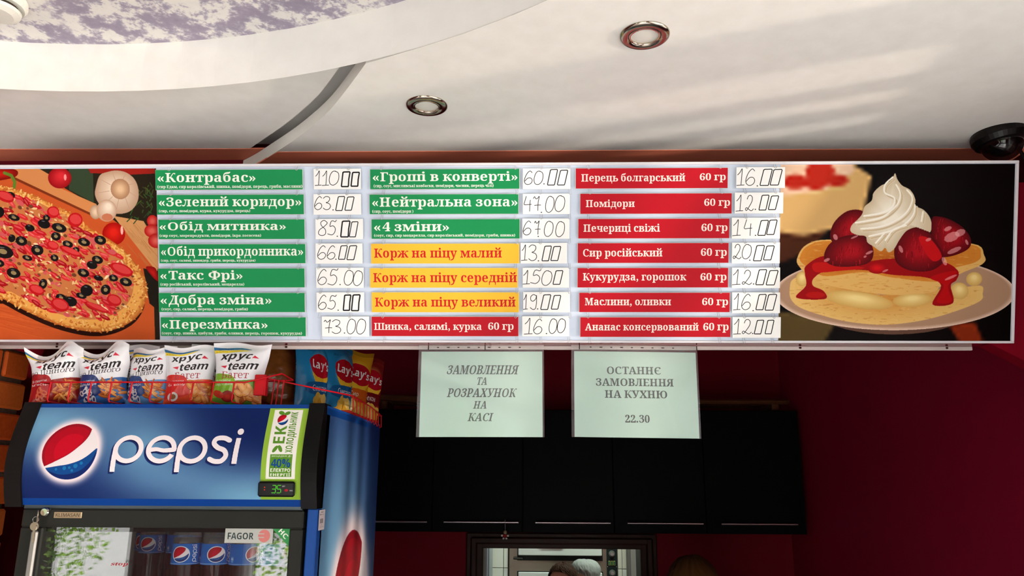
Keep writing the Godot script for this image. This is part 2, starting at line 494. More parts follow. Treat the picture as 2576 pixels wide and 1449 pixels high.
# The five round letters of the drink's name, 320 wide and 105 high, from (0, 0).
func wordmark(im: Image, xf: Transform2D, c: Color) -> void:
	for x in [0.0, 161.0]:
		var ring := oval(x + 40, 49, 38, 35, 0, 40)
		ring.append(ring[0])
		var hole := oval(x + 40, 49, 26, 23.5, 0, 40)
		ring.append_array(hole)
		ring.append(hole[0])
		poly(im, xf * ring, c)
		poly(im, placed([Vector2(x + 2.5, 46), Vector2(x + 14.5, 46), Vector2(x + 13, 105), Vector2(x + 0.5, 105)], xf), c)
	var e := oval(123, 49, 38, 35, 0, 40, deg_to_rad(26), deg_to_rad(364))
	var inner := oval(123, 49, 26, 23.5, 0, 40, deg_to_rad(26), deg_to_rad(364))
	inner.reverse()
	e.append_array(inner)
	poly(im, xf * e, c)
	poly(im, xf * PackedVector2Array(smooth([Vector2(92, 47), Vector2(110, 44), Vector2(130, 47), Vector2(158, 44), Vector2(161, 49), Vector2(157, 55), Vector2(130, 57), Vector2(112, 54), Vector2(92, 56)], true, 4)), c)
	var s := smooth([Vector2(291, 26), Vector2(276, 20), Vector2(258, 22), Vector2(253, 33), Vector2(264, 44), Vector2(281, 51), Vector2(287, 64), Vector2(277, 77), Vector2(260, 78), Vector2(246, 72)], false)
	for i in s.size() - 1:
		var d := (s[i + 1] - s[i]).normalized().orthogonal() * 6.0
		poly(im, placed([s[i] + d, s[i + 1] + d, s[i + 1] - d, s[i] - d], xf), c)
		poly(im, xf * oval(s[i].x, s[i].y, 6, 6, 0, 10), c)
	poly(im, placed([Vector2(307, 20), Vector2(319, 20), Vector2(316, 84), Vector2(303, 84)], xf), c)
	poly(im, xf * oval(314.5, 4, 8, 8, 0, 16), c)


# ---------- bodies ----------

# A smooth skin round tapered bones [a, b, radius at a, radius at b]: a distance field meshed as surface nets.
func skin(bones: Array, cell: float, blend: float) -> ArrayMesh:
	var box := AABB(bones[0][0], Vector3.ZERO)
	for b: Array in bones:
		for k in 2:
			var r: float = b[2 + k] + blend + cell * 2.0
			box = box.merge(AABB((b[k] as Vector3) - Vector3(r, r, r), Vector3(r, r, r) * 2.0))
	var nx := ceili(box.size.x / cell) + 1
	var ny := ceili(box.size.y / cell) + 1
	var nz := ceili(box.size.z / cell) + 1
	var fld := PackedFloat32Array()
	fld.resize(nx * ny * nz)
	fld.fill(1.0)
	for b: Array in bones:
		var a: Vector3 = b[0]
		var ab: Vector3 = b[1] - a
		var l2 := maxf(ab.length_squared(), 1e-9)
		var m: float = maxf(b[2], b[3]) + blend + cell
		var lo := ((a.min(b[1]) - Vector3(m, m, m)) - box.position) / cell
		var hi := ((a.max(b[1]) + Vector3(m, m, m)) - box.position) / cell
		for k in range(maxi(0, floori(lo.z)), mini(nz - 1, ceili(hi.z)) + 1):
			for j in range(maxi(0, floori(lo.y)), mini(ny - 1, ceili(hi.y)) + 1):
				for i in range(maxi(0, floori(lo.x)), mini(nx - 1, ceili(hi.x)) + 1):
					var p := box.position + Vector3(i, j, k) * cell
					var t := clampf((p - a).dot(ab) / l2, 0.0, 1.0)
					var d: float = (p - a - ab * t).length() - lerpf(b[2], b[3], t)
					var at := (k * ny + j) * nx + i
					var o := fld[at]
					var h := maxf(blend - absf(o - d), 0.0) / blend
					fld[at] = minf(o, d) - h * h * blend * 0.25
	var st := begin()
	var ids := {}
	var count := 0
	var corner := [Vector3i(0, 0, 0), Vector3i(1, 0, 0), Vector3i(0, 1, 0), Vector3i(1, 1, 0), Vector3i(0, 0, 1), Vector3i(1, 0, 1), Vector3i(0, 1, 1), Vector3i(1, 1, 1)]
	var edges := [[0, 1], [2, 3], [4, 5], [6, 7], [0, 2], [1, 3], [4, 6], [5, 7], [0, 4], [1, 5], [2, 6], [3, 7]]
	for k in nz - 1:
		for j in ny - 1:
			for i in nx - 1:
				var v: Array[float] = []
				var inside := 0
				for c: Vector3i in corner:
					var f := fld[((k + c.z) * ny + j + c.y) * nx + i + c.x]
					v.append(f)
					inside += 1 if f < 0.0 else 0
				if inside == 0 or inside == 8:
					continue
				var sum := Vector3.ZERO
				var n := 0
				for e: Array in edges:
					if (v[e[0]] < 0.0) != (v[e[1]] < 0.0):
						sum += Vector3(corner[e[0]]).lerp(Vector3(corner[e[1]]), v[e[0]] / (v[e[0]] - v[e[1]]))
						n += 1
				ids[(k * ny + j) * nx + i] = count
				count += 1
				st.add_vertex(box.position + (Vector3(i, j, k) + sum / n) * cell)
	var stepv := [1, nx, nx * ny]
	for key: int in ids:
		for ax in 3:
			var a0: float = fld[key]
			var a1: float = fld[key + stepv[ax]]
			if (a0 < 0.0) == (a1 < 0.0):
				continue
			var u: int = stepv[(ax + 1) % 3]
			var w: int = stepv[(ax + 2) % 3]
			if not (ids.has(key - u) and ids.has(key - w) and ids.has(key - u - w)):
				continue
			var q := [ids[key], ids[key - u], ids[key - u - w], ids[key - w]]
			if a0 < 0.0:
				q.reverse()
			for t: int in [0, 1, 2, 0, 2, 3]:
				st.add_index(q[t])
	st.generate_normals()
	return st.commit()


func _ready() -> void:
	rng.seed = 20
	fine.seed = 5
	fine.frequency = 1.0
	serif.font_names = PackedStringArray(["Droid Serif"])
	serif.font_weight = 700
	serif_thin.font_names = PackedStringArray(["Droid Serif"])
	sans.font_names = PackedStringArray(["Droid Sans"])
	sans.font_weight = 700
	sans_thin.font_names = PackedStringArray(["Droid Sans"])
	for f: SystemFont in [serif, serif_thin, sans, sans_thin]:
		f.hinting = TextServer.HINTING_NONE
		f.subpixel_positioning = TextServer.SUBPIXEL_POSITIONING_ONE_QUARTER
	view_and_light()
	shell()
	ceiling()
	menu_board()
	fridge()
	cabinets()
	kitchen()
	signs()
	snacks()
	fittings()
	people()
	outdoors()


func view_and_light() -> void:
	var cam := Camera3D.new()
	cam.name = "camera"
	cam.position = Vector3(0, 1.95, 0)
	cam.rotation_degrees = Vector3(13.9, 1.5, 0.34)
	cam.fov = 40.764
	cam.near = 0.05
	add_child(cam)
	cam.current = true
	var we := WorldEnvironment.new()
	we.name = "surroundings"
	var e := Environment.new()
	e.background_mode = Environment.BG_SKY
	var sky := Sky.new()
	var sm := ProceduralSkyMaterial.new()
	sm.sky_top_color = rgb(150, 185, 225)
	sm.sky_horizon_color = rgb(226, 232, 236)
	sm.ground_bottom_color = rgb(150, 145, 138)
	sm.ground_horizon_color = rgb(190, 188, 184)
	sm.sky_energy_multiplier = 1.2
	sky.sky_material = sm
	e.sky = sky
	e.tonemap_mode = Environment.TONE_MAPPER_LINEAR
	e.tonemap_exposure = 1.21
	e.sdfgi_enabled = true
	e.ssao_enabled = true
	e.ssil_enabled = true
	we.environment = e
	add_child(we)
	var sun := DirectionalLight3D.new()
	sun.name = "sun"
	sun.light_energy = 7.0
	sun.light_color = rgb(255, 252, 248)
	sun.light_angular_distance = 0.5
	sun.shadow_enabled = true
	sun.shadow_enabled = true
	sun.rotation_degrees = Vector3(-38, -14, 0)
	add_child(sun)


# ---------- the room ----------

func shell() -> void:
	var burgundy := mat("burgundy_paint", rgb(98, 10, 28), 0.45)
	var dark := mat("dark_burgundy_paint", rgb(116, 12, 30), 0.6, 0.0, 0.2)
	var plaster := mat("maroon_plaster", rgb(96, 26, 32), 0.8)
	var tile := grained("floor_tile", rgb(216, 215, 211), rgb(230, 229, 226), Vector3(0.7, 0.7, 0.7), 0.35)
	slab("floor", Vector3(-4.35, -0.2, -7.0), Vector3(1.45, 0.0, 3.4), tile)
	# guest room
	var side := structure("wall_right")
	piece(side, "panel", Vector3(1.225, 0, -1.8), Vector3(1.40, 3.1, -1.50), burgundy)
	piece(side, "panel", Vector3(1.225, 0, -1.50), Vector3(1.40, 0.25, 3.4), burgundy)
	piece(side, "panel", Vector3(1.225, 2.65, -1.50), Vector3(1.40, 3.1, 3.4), burgundy)
	var alu := mat("window_frame", rgb(232, 230, 226), 0.4)
	var shop := structure("window_4")
	piece(shop, "post", Vector3(1.25, 0.25, -1.127), Vector3(1.33, 2.65, -0.979), alu, 0.004)
	for z in [-1.5, -1.395, -1.29, 0.35, 1.7, 3.14]:
		piece(shop, "mullion", Vector3(1.26, 0.25, z), Vector3(1.32, 2.65, z + 0.04), alu, 0.004)
	var shade := structure("unseen_awning")  # out of view, placed to cut sky light through the side window
	part(shade, "canopy", prism(PackedVector2Array([Vector2(1.42, 2.98), Vector2(3.1, 2.62), Vector2(3.1, 2.42), Vector2(3.08, 2.42), Vector2(3.08, 2.6), Vector2(1.42, 2.96)]), -1.7, 3.5), mat("awning_cloth", rgb(120, 30, 34), 0.8))
	part(shop, "pane", block(Vector3(0.006, 2.40, 4.66), 0.0), pane("window_glass", Color(1, 1, 1), 0.03), Vector3(1.29, 1.45, 0.84))
	slab("wall_left", Vector3(-4.35, 0, -2.0), Vector3(-4.2, 3.1, 3.4), plaster)
	slab("wall_back_left", Vector3(-4.35, 0, -2.05), Vector3(-1.62, 3.1, -1.9), plaster)
	# wall over the counter: a thin lintel with a cut corner, and the upper wall behind it
	var lintel := structure("wall_back")
	part(lintel, "lintel", prism(PackedVector2Array([Vector2(-1.62, 2.263), Vector2(1.06, 2.263), Vector2(1.225, 2.172), Vector2(1.3, 2.172), Vector2(1.3, 2.66), Vector2(-1.62, 2.66)]), -1.845, -1.80), mat("glossy_burgundy", rgb(124, 12, 30), 0.1))
	piece(lintel, "upper_wall", Vector3(-1.62, 2.6, -2.0), Vector3(1.4, 3.1, -1.93), burgundy)
	piece(lintel, "ledge", Vector3(-1.62, 2.6, -1.94), Vector3(1.3, 2.66, -1.845), burgundy)
	piece(lintel, "jamb", Vector3(1.225, 0, -1.845), Vector3(1.4, 2.172, -1.8), burgundy)
	piece(lintel, "edge_strip", Vector3(-1.45, 2.2545, -1.852), Vector3(1.045, 2.2635, -1.845), mat("white_strip", rgb(222, 208, 204), 0.4), 0.001)
	for x in [-1.16, -0.595, 0.64, 0.985, -0.1]:
		part(lintel, "screw_head", ball(0.0035, Vector3(1, 0.7, 0.6), 8), mat("dark_screw", rgb(60, 14, 18), 0.5), Vector3(x, 2.2595, -1.8445))
	# brick pier beside the fridge, bricks laid one by one
	var pier := structure("wall_pier")
	piece(pier, "mortar", Vector3(-1.60, 0, -1.955), Vector3(-1.308, 2.262, -1.74), grained("mortar", rgb(88, 70, 58), rgb(120, 98, 80), Vector3(9, 9, 9), 0.95))
	var clay := [grained("brick_a", rgb(240, 98, 34), rgb(250, 118, 48), Vector3(7, 7, 7), 0.55), grained("brick_bb", rgb(230, 84, 28), rgb(244, 104, 42), Vector3(6, 6, 6), 0.55), grained("brick_ccc", rgb(244, 110, 42), rgb(252, 128, 58), Vector3(8, 8, 8), 0.5)]
	var whole := block(Vector3(0.30, 0.0645, 0.122), 0.005)
	var half := block(Vector3(0.30, 0.0645, 0.084), 0.005)
	for row in 29:
		var y := 2.2235 - row * 0.0765
		var cut := -1.868 if row % 2 == 0 else -1.83
		var split := [[-1.966, cut - 0.006], [cut + 0.006, -1.735]]
		for k in 2:
			var length: float = split[k][1] - split[k][0]
			part(pier, "brick", (whole if absf(length - 0.122) < 0.02 else half) if false else block(Vector3(0.30, 0.0645, length), 0.005), clay[(row * 2 + k * 3 + row / 3) % 3], Vector3(-1.45, y, (split[k][0] + split[k][1]) / 2.0))
	# bar behind the counter
	slab("wall_bar_left", Vector3(-1.62, 0, -4.25), Vector3(-1.47, 2.66, -1.955), dark)
	slab("wall_bar_right", Vector3(1.30, 0, -4.25), Vector3(1.45, 2.9, -1.845), mat("purple_burgundy_paint", rgb(142, 14, 46), 0.45))
	slab("ceiling_bar", Vector3(-1.62, 2.9, -4.25), Vector3(1.45, 3.0, -1.93), dark)
	var back := structure("wall_bar_back")
	piece(back, "panel", Vector3(-1.62, 0, -4.25), Vector3(-0.31, 2.9, -4.1), dark)
	piece(back, "panel", Vector3(0.606, 0, -4.25), Vector3(1.45, 2.9, -4.1), dark)
	piece(back, "panel", Vector3(-0.31, 1.675, -4.25), Vector3(0.606, 2.9, -4.1), dark)
	piece(back, "panel", Vector3(-0.31, 0, -4.25), Vector3(0.606, 0.95, -4.1), dark)
	# unseen street front, kept dark, its glazed openings sized for the fridge reflection
	var front := structure("wall_front")
	piece(front, "panel", Vector3(-4.35, 0, 3.2), Vector3(1.4, 0.35, 3.4), plaster)
	piece(front, "panel", Vector3(-4.35, 2.62, 3.2), Vector3(1.4, 3.1, 3.4), plaster)
	piece(front, "pier", Vector3(-3.25, 0.35, 3.2), Vector3(-2.35, 2.62, 3.4), plaster)
	piece(front, "pier", Vector3(0.2, 0.35, 3.2), Vector3(1.4, 2.62, 3.4), plaster)
	var white := mat("window_frame", rgb(232, 230, 226), 0.4)
	var glass := pane("window_glass", Color(1, 1, 1), 0.03)
	var n := 1
	for w in [[-4.2, -3.25, []], [-2.35, 0.2, [-1.1]]]:
		var o := structure("window_%d" % n)
		n += 1
		for y in [0.35, 2.56]:
			piece(o, "frame", Vector3(w[0], y, 3.25), Vector3(w[1], y + 0.06, 3.33), white, 0.004)
		for x: float in [w[0], w[1] - 0.06] + w[2]:
			piece(o, "frame", Vector3(x, 0.41, 3.25), Vector3(x + 0.06, 2.56, 3.33), white, 0.004)
		for y in [1.02, 1.86]:
			piece(o, "transom", Vector3(w[0] + 0.06, y, 3.26), Vector3(w[1] - 0.06, y + 0.07, 3.32), white, 0.004)
		part(o, "pane", block(Vector3(w[1] - w[0] - 0.1, 2.16, 0.006), 0.0), glass, Vector3((w[0] + w[1]) / 2.0, 1.48, 3.29))
	slab("roof", Vector3(-4.35, 3.1, -2.0), Vector3(1.4, 3.2, 3.4), plaster)


func ceiling() -> void:
	var white := grained("ceiling_paint", rgb(238, 235, 229), rgb(245, 242, 237), Vector3(1.5, 1.5, 1.5), 0.9)
	var root := structure("ceiling")
	var flat := Transform3D(Basis(Vector3(1, 0, 0), Vector3(0, 0, 1), Vector3(0, -1, 0)), Vector3.ZERO)  # plan (x, z), depth runs down
	var c := Vector2(-0.917, 0.105)
	var r := 1.588
	var lip := smooth([Vector2(-0.329, -1.378), Vector2(-0.384, -1.47), Vector2(-0.447, -1.57), Vector2(-0.508, -1.65), Vector2(-0.58, -1.734), Vector2(-0.655, -1.812), Vector2(-0.73, -1.888), Vector2(-0.79, -1.94)], false, 5)
	var a0 := (lip[0] - c).angle()
	# right, lower ceiling: ends in a curved lip and round the circular recess
	var lower := PackedVector2Array()
	for i in range(lip.size() - 1, -1, -1):
		lower.append(lip[i])
	for i in range(1, 61):
		var a := lerpf(a0, PI, i / 60.0)
		lower.append(c + Vector2(cos(a), sin(a)) * (r + 0.003))
	lower.append_array([Vector2(-4.2, 0.105), Vector2(-4.2, 3.2), Vector2(1.225, 3.2), Vector2(1.225, -1.94)])
	part(root, "lower_panel", prism(lower, -2.783, -2.75, flat), white)
	var upper := PackedVector2Array()
	for i in range(lip.size() - 1, -1, -1):
		var along := (lip[maxi(i - 1, 0)] - lip[mini(i + 1, lip.size() - 1)]).normalized()
		upper.append(lip[i] + Vector2(along.y, -along.x) * -0.024 * minf(1.0, i / 4.0))
	for i in range(0, 61):
		var a := lerpf(a0, -PI, i / 60.0)
		upper.append(c + Vector2(cos(a), sin(a)) * r)
	upper.append_array([Vector2(-4.2, 0.105), Vector2(-4.2, -1.94)])
	# the raised panel runs on behind the lip, so a dark gap shows over it
	part(root, "raised_panel", prism(upper, -2.83, -2.786, flat), white)
	var gap := PackedVector2Array()
	for i in range(5, lip.size()):
		gap.append(lip[i] + Vector2(-0.035, 0.015))
	for i in range(lip.size() - 1, 0, -1):
		gap.append(lip[i] + Vector2(0.16, -0.03))
	part(root, "gap_panel", prism(gap, -2.86, -2.83, flat), white)
	# riser of the circular recess
	var ring := begin()
	for i in 120:
		var u := TAU * i / 120.0
		var w := TAU * (i + 1) / 120.0
		var p := c + Vector2(cos(u), sin(u)) * r
		var q := c + Vector2(cos(w), sin(w)) * r
		var mid := -Vector3(cos((u + w) / 2.0), 0, sin((u + w) / 2.0))
		face(ring, [Vector3(p.x, 2.7495, p.y), Vector3(q.x, 2.7495, q.y), Vector3(q.x, 2.87, q.y), Vector3(p.x, 2.87, p.y)], mid)
	part(root, "riser", ring.commit(), white)
	var lilac := grained("lilac_marbling", Color.WHITE, Color.WHITE, Vector3(1.5, 1.5, 1.5), 0.85, 0.013)
	var g := Gradient.new()
	g.offsets = PackedFloat32Array([0.0, 0.42, 0.48, 0.54, 0.62, 1.0])
	g.colors = PackedColorArray([rgb(238, 235, 230), rgb(232, 229, 224), rgb(212, 207, 210), rgb(186, 179, 191), rgb(166, 157, 174), rgb(154, 144, 164)])
	(lilac.albedo_texture as NoiseTexture2D).color_ramp = g
	((lilac.albedo_texture as NoiseTexture2D).noise as FastNoiseLite).fractal_gain = 0.74
	((lilac.albedo_texture as NoiseTexture2D).noise as FastNoiseLite).fractal_octaves = 6
	part(root, "round_panel", prism(oval(c.x, c.y, r + 0.02, r + 0.02, 0, 90), -2.93, -2.862, flat), lilac)
	# painted band along the wall over the board, on both levels
	var band := mat("brown_burgundy_paint", rgb(228, 132, 104), 0.6)
	part(root, "painted_band", prism(PackedVector2Array([Vector2(-0.641, -1.80), Vector2(1.225, -1.80), Vector2(1.225, -1.93), Vector2(-0.775, -1.93)]), -2.752, -2.7485, flat), band)
	part(root, "painted_band", prism(PackedVector2Array([Vector2(-4.2, -1.835), Vector2(-0.672, -1.86), Vector2(-0.772, -1.93), Vector2(-4.2, -1.93)]), -2.788, -2.7845, flat), band)


# ---------- the menu board ----------

func menu_board() -> void:
	board = thing("menu_board", "long leaning white menu board with a pizza picture and a pancake picture", "menu board", Vector3(0, 2.264, -1.797))
	board.rotation_degrees.x = 16.5
	var white := mat("board_white", rgb(214, 224, 242), 0.35)
	piece(board, "backing", Vector3(-1.29, 0.004, -0.004), Vector3(1.109, 0.413, 0.0), white)
	var rim := mat("board_rim", rgb(226, 222, 228), 0.3)
	piece(board, "frame", Vector3(-1.292, 0.412, -0.006), Vector3(1.1125, 0.4185, 0.004), rim, 0.001)
	piece(board, "frame", Vector3(-1.292, -0.001, -0.006), Vector3(1.1125, 0.0045, 0.004), rim, 0.001)
	piece(board, "frame", Vector3(1.106, 0.004, -0.006), Vector3(1.1125, 0.4125, 0.004), rim, 0.001)
	piece(board, "frame", Vector3(-1.294, 0.004, -0.006), Vector3(-1.2895, 0.4125, 0.004), rim, 0.001)
	flat_print(board, "pizza_picture", -1.2893, -0.8825, 0.0045, 0.4090, 0.0012, printed("pizza_print", pizza_image(), 0.4))
	flat_print(board, "pancake_picture", 0.5735, 1.1045, 0.0045, 0.4110, 0.0012, printed("pancake_print", pancake_image(), 0.4))
	var paint := {"g": mat("green_plastic", rgb(14, 142, 80), 0.45), "y": mat("yellow_plastic", rgb(244, 190, 52), 0.45), "r": mat("red_plastic", rgb(188, 2, 28), 0.45)}
	var ink := {"g": mat("white_print", rgb(244, 246, 236), 0.4), "y": mat("red_print", rgb(204, 18, 24), 0.4), "r": mat("cream_print", rgb(250, 232, 222), 0.4)}
	var shade := {"g": "green", "y": "yellow", "r": "red"}
	var edge := mat("strip_edge", rgb(236, 232, 224), 0.35)
	var column := ["left", "middle", "right"]
	var order := ["topmost", "second from top", "third from top", "fourth from top", "fifth from top", "sixth from top", "bottom"]
	for i in NAMES.size():
		var d: Array = NAMES[i]
		var b: Array = d[1]
		var kind: String = shade[d[0]]
		var title := (d[2][0][0] as String).replace("«", "").replace("»", "")
		var t := thing("menu_strip", "%s menu strip, %s in the %s column, reading %s" % [kind, order[i % 7], column[i / 7], title], "menu strip", Vector3.ZERO, "%s menu strips on the board" % kind)
		t.transform = board.transform * Transform3D(Basis(), Vector3((b[0] + b[1]) / 2.0, (b[2] + b[3]) / 2.0, 0.008))
		var w: float = b[1] - b[0]
		var h: float = b[3] - b[2]
		part(t, "plate", block(Vector3(w, h, 0.003), 0.0004), edge)
		part(t, "colour_face", block(Vector3(w - 0.0012, h - 0.0012, 0.0006), 0.0), paint[d[0]], Vector3(0, 0, 0.0015))
		for k in d[2].size():
			var x: Array = d[2][k][1]
			var mx: float = (b[0] + b[1]) / 2.0
			var my: float = (b[2] + b[3]) / 2.0
			lettering(t, d[2][k][0], serif, [x[0] - mx, x[1] - mx, x[2] - my, x[3] - my], 0.00195, ink[d[0]])
	var card := mat("price_card", rgb(250, 249, 247), 0.4)
	var pen := mat("marker_ink", rgb(24, 22, 26), 0.5)
	for i in PRICES.size():
		var d: Array = PRICES[i]
		var b: Array = d[1]
		var t := thing("price_card", "white price card, %s in the %s price column, handwritten %s" % [order[i % 7], column[i / 7], d[0]], "price card", Vector3.ZERO, "white handwritten price cards on the board")
		var mx: float = (b[0] + b[1]) / 2.0
		var my: float = (b[2] + b[3]) / 2.0
		t.transform = board.transform * Transform3D(Basis(), Vector3(mx, my, 0.009 if i > 13 else 0.008))
		part(t, "plate", block(Vector3(b[1] - b[0], b[3] - b[2], 0.003), 0.0004), card)
		part(t, "handwriting", handwriting(d[2], mx, my), pen, Vector3(0, 0, 0.0017))
	# clear plastic hooks that the strips and cards hang from
	var clear := pane("clear_plastic", Color(0.93, 0.93, 0.95), 0.42, 0.3)
	var hook := tube([Vector3(-0.0022, 0.006, 0.001), Vector3(-0.0022, 0.0, 0.006), Vector3(-0.0022, -0.0055, 0.0118), Vector3(0, -0.0068, 0.0128), Vector3(0.0022, -0.0055, 0.0118), Vector3(0.0022, 0.0, 0.006), Vector3(0.0022, 0.006, 0.001)], 0.0007, 5)
	for row in 8:
		var y := 0.4085 - row * 0.0574 if row < 7 else 0.0065
		for x: float in [-0.846, -0.547, -0.497, -0.428, -0.347, -0.036, 0.021, 0.088, 0.133, 0.435, 0.492, 0.559]:
			part(board, "hook", hook, clear, Vector3(x + 0.002 * sin(row * 3.0 + x * 40.0), y, 0.0))


func flat_print(parent: Node, called: String, x0: float, x1: float, y0: float, y1: float, z: float, m: Material) -> MeshInstance3D:
	return part(parent, called, grid(1, 1, func(u: float, v: float) -> Vector3: return Vector3(lerpf(x0, x1, u), lerpf(y1, y0, v), z)), m)


func pen_line(st: SurfaceTool, pts: PackedVector2Array, w: float) -> void:
	for i in pts.size() - 1:
		var d := (pts[i + 1] - pts[i]).normalized().orthogonal() * w / 2.0
		var q := [pts[i] + d, pts[i + 1] + d, pts[i + 1] - d, pts[i] - d]
		face(st, q.map(func(p: Vector2) -> Vector3: return Vector3(p.x, p.y, 0)), Vector3.BACK)
	for i in pts.size():
		face(st, Array(oval(pts[i].x, pts[i].y, w / 2.0, w / 2.0, 0, 8)).map(func(p: Vector2) -> Vector3: return Vector3(p.x, p.y, 0)), Vector3.BACK)


func handwriting(glyphs: Array, mx: float, my: float) -> ArrayMesh:
	var lines := {
		"1": [[0.12, 0.36, 0.45, 0.2, 0.72, 0.0, 0.66, 0.5, 0.58, 0.98], [0.0, 1.0, 0.5, 0.98, 1.0, 0.97]],
		"2": [[0.22, 0.25, 0.35, 0.06, 0.62, 0.0, 0.85, 0.14, 0.8, 0.4, 0.5, 0.7, 0.15, 0.98, 0.0, 0.9, 0.15, 0.8, 0.45, 0.92, 0.75, 1.0, 1.0, 0.88]],
		"3": [[0.08, 0.14, 0.4, 0.0, 0.8, 0.06, 0.86, 0.24, 0.65, 0.42, 0.42, 0.47, 0.82, 0.56, 0.96, 0.76, 0.76, 0.95, 0.36, 1.0, 0.04, 0.88]],
		"4": [[0.3, 0.0, 0.12, 0.3, 0.02, 0.55, 0.5, 0.55, 1.0, 0.53], [0.86, 0.25, 0.8, 0.6, 0.76, 1.0]],
		"5": [[1.0, 0.0, 0.86, 0.1, 0.62, 0.04, 0.42, 0.1, 0.3, 0.42, 0.62, 0.38, 0.86, 0.55, 0.8, 0.82, 0.5, 1.0, 0.04, 0.93]],
		"6": [[0.96, 0.12, 0.72, 0.0, 0.36, 0.2, 0.08, 0.6, 0.1, 0.86, 0.4, 1.0, 0.8, 0.92, 0.98, 0.7, 0.8, 0.52, 0.45, 0.53, 0.12, 0.74]],
		"7": [[0.05, 0.14, 0.22, 0.02, 0.36, 0.16, 0.58, 0.14, 0.82, 0.0, 0.68, 0.4, 0.62, 0.98], [0.2, 0.62, 0.6, 0.6, 1.0, 0.6]],
		"8": [[0.92, 0.12, 0.62, 0.0, 0.28, 0.14, 0.36, 0.36, 0.74, 0.6, 0.74, 0.9, 0.36, 1.0, 0.02, 0.88, 0.14, 0.62, 0.6, 0.42, 0.95, 0.2, 0.92, 0.12]],
		"9": [[0.86, 0.1, 0.5, 0.0, 0.12, 0.14, 0.1, 0.36, 0.4, 0.45, 0.78, 0.3, 0.9, 0.06, 0.88, 0.6, 0.72, 0.95, 0.36, 1.0, 0.02, 0.88]],
		"o": [[0.62, 0.02, 0.9, 0.12, 0.98, 0.4, 0.84, 0.78, 0.46, 1.0, 0.12, 0.92, 0.02, 0.62, 0.16, 0.24, 0.4, 0.03, 0.66, 0.01]],
	}
	var st := begin()
	for g: Array in glyphs:
		if g[0] == ".":
			pen_line(st, PackedVector2Array([Vector2(g[1] - mx, g[2] - my), Vector2(g[1] - mx + 0.0006, g[2] - my)]), 0.0026)
			continue
		var b: Array = g[1]
		var at := func(p: Vector2) -> Vector2: return Vector2(lerpf(b[0], b[1], p.x) - mx, lerpf(b[3], b[2], p.y) - my)
		if g[0] in ["b", "B"]:
			var k := 0.3 if g[0] == "b" else 0.2
			var pts := PackedVector2Array()
			for p: Vector2 in [Vector2(k, 0.06), Vector2(k + 0.08, 0.01), Vector2(0.94, 0.0), Vector2(0.99, 0.05), Vector2(0.85, 0.5), Vector2(1.0 - k, 0.96), Vector2(0.96 - k, 1.0), Vector2(0.04, 1.0), Vector2(0.01, 0.95), Vector2(k * 0.5, 0.5), Vector2(k, 0.04)]:
				pts.append(at.call(p))
			pen_line(st, pts, 0.0021 if g[0] == "b" else 0.0032)
			continue
		for l: Array in lines[g[0]]:
			var pts := []
			for i in range(0, l.size(), 2):
				pts.append(at.call(Vector2(l[i], l[i + 1])))
			pen_line(st, smooth(pts, false, 5), 0.0015)
	return st.commit()


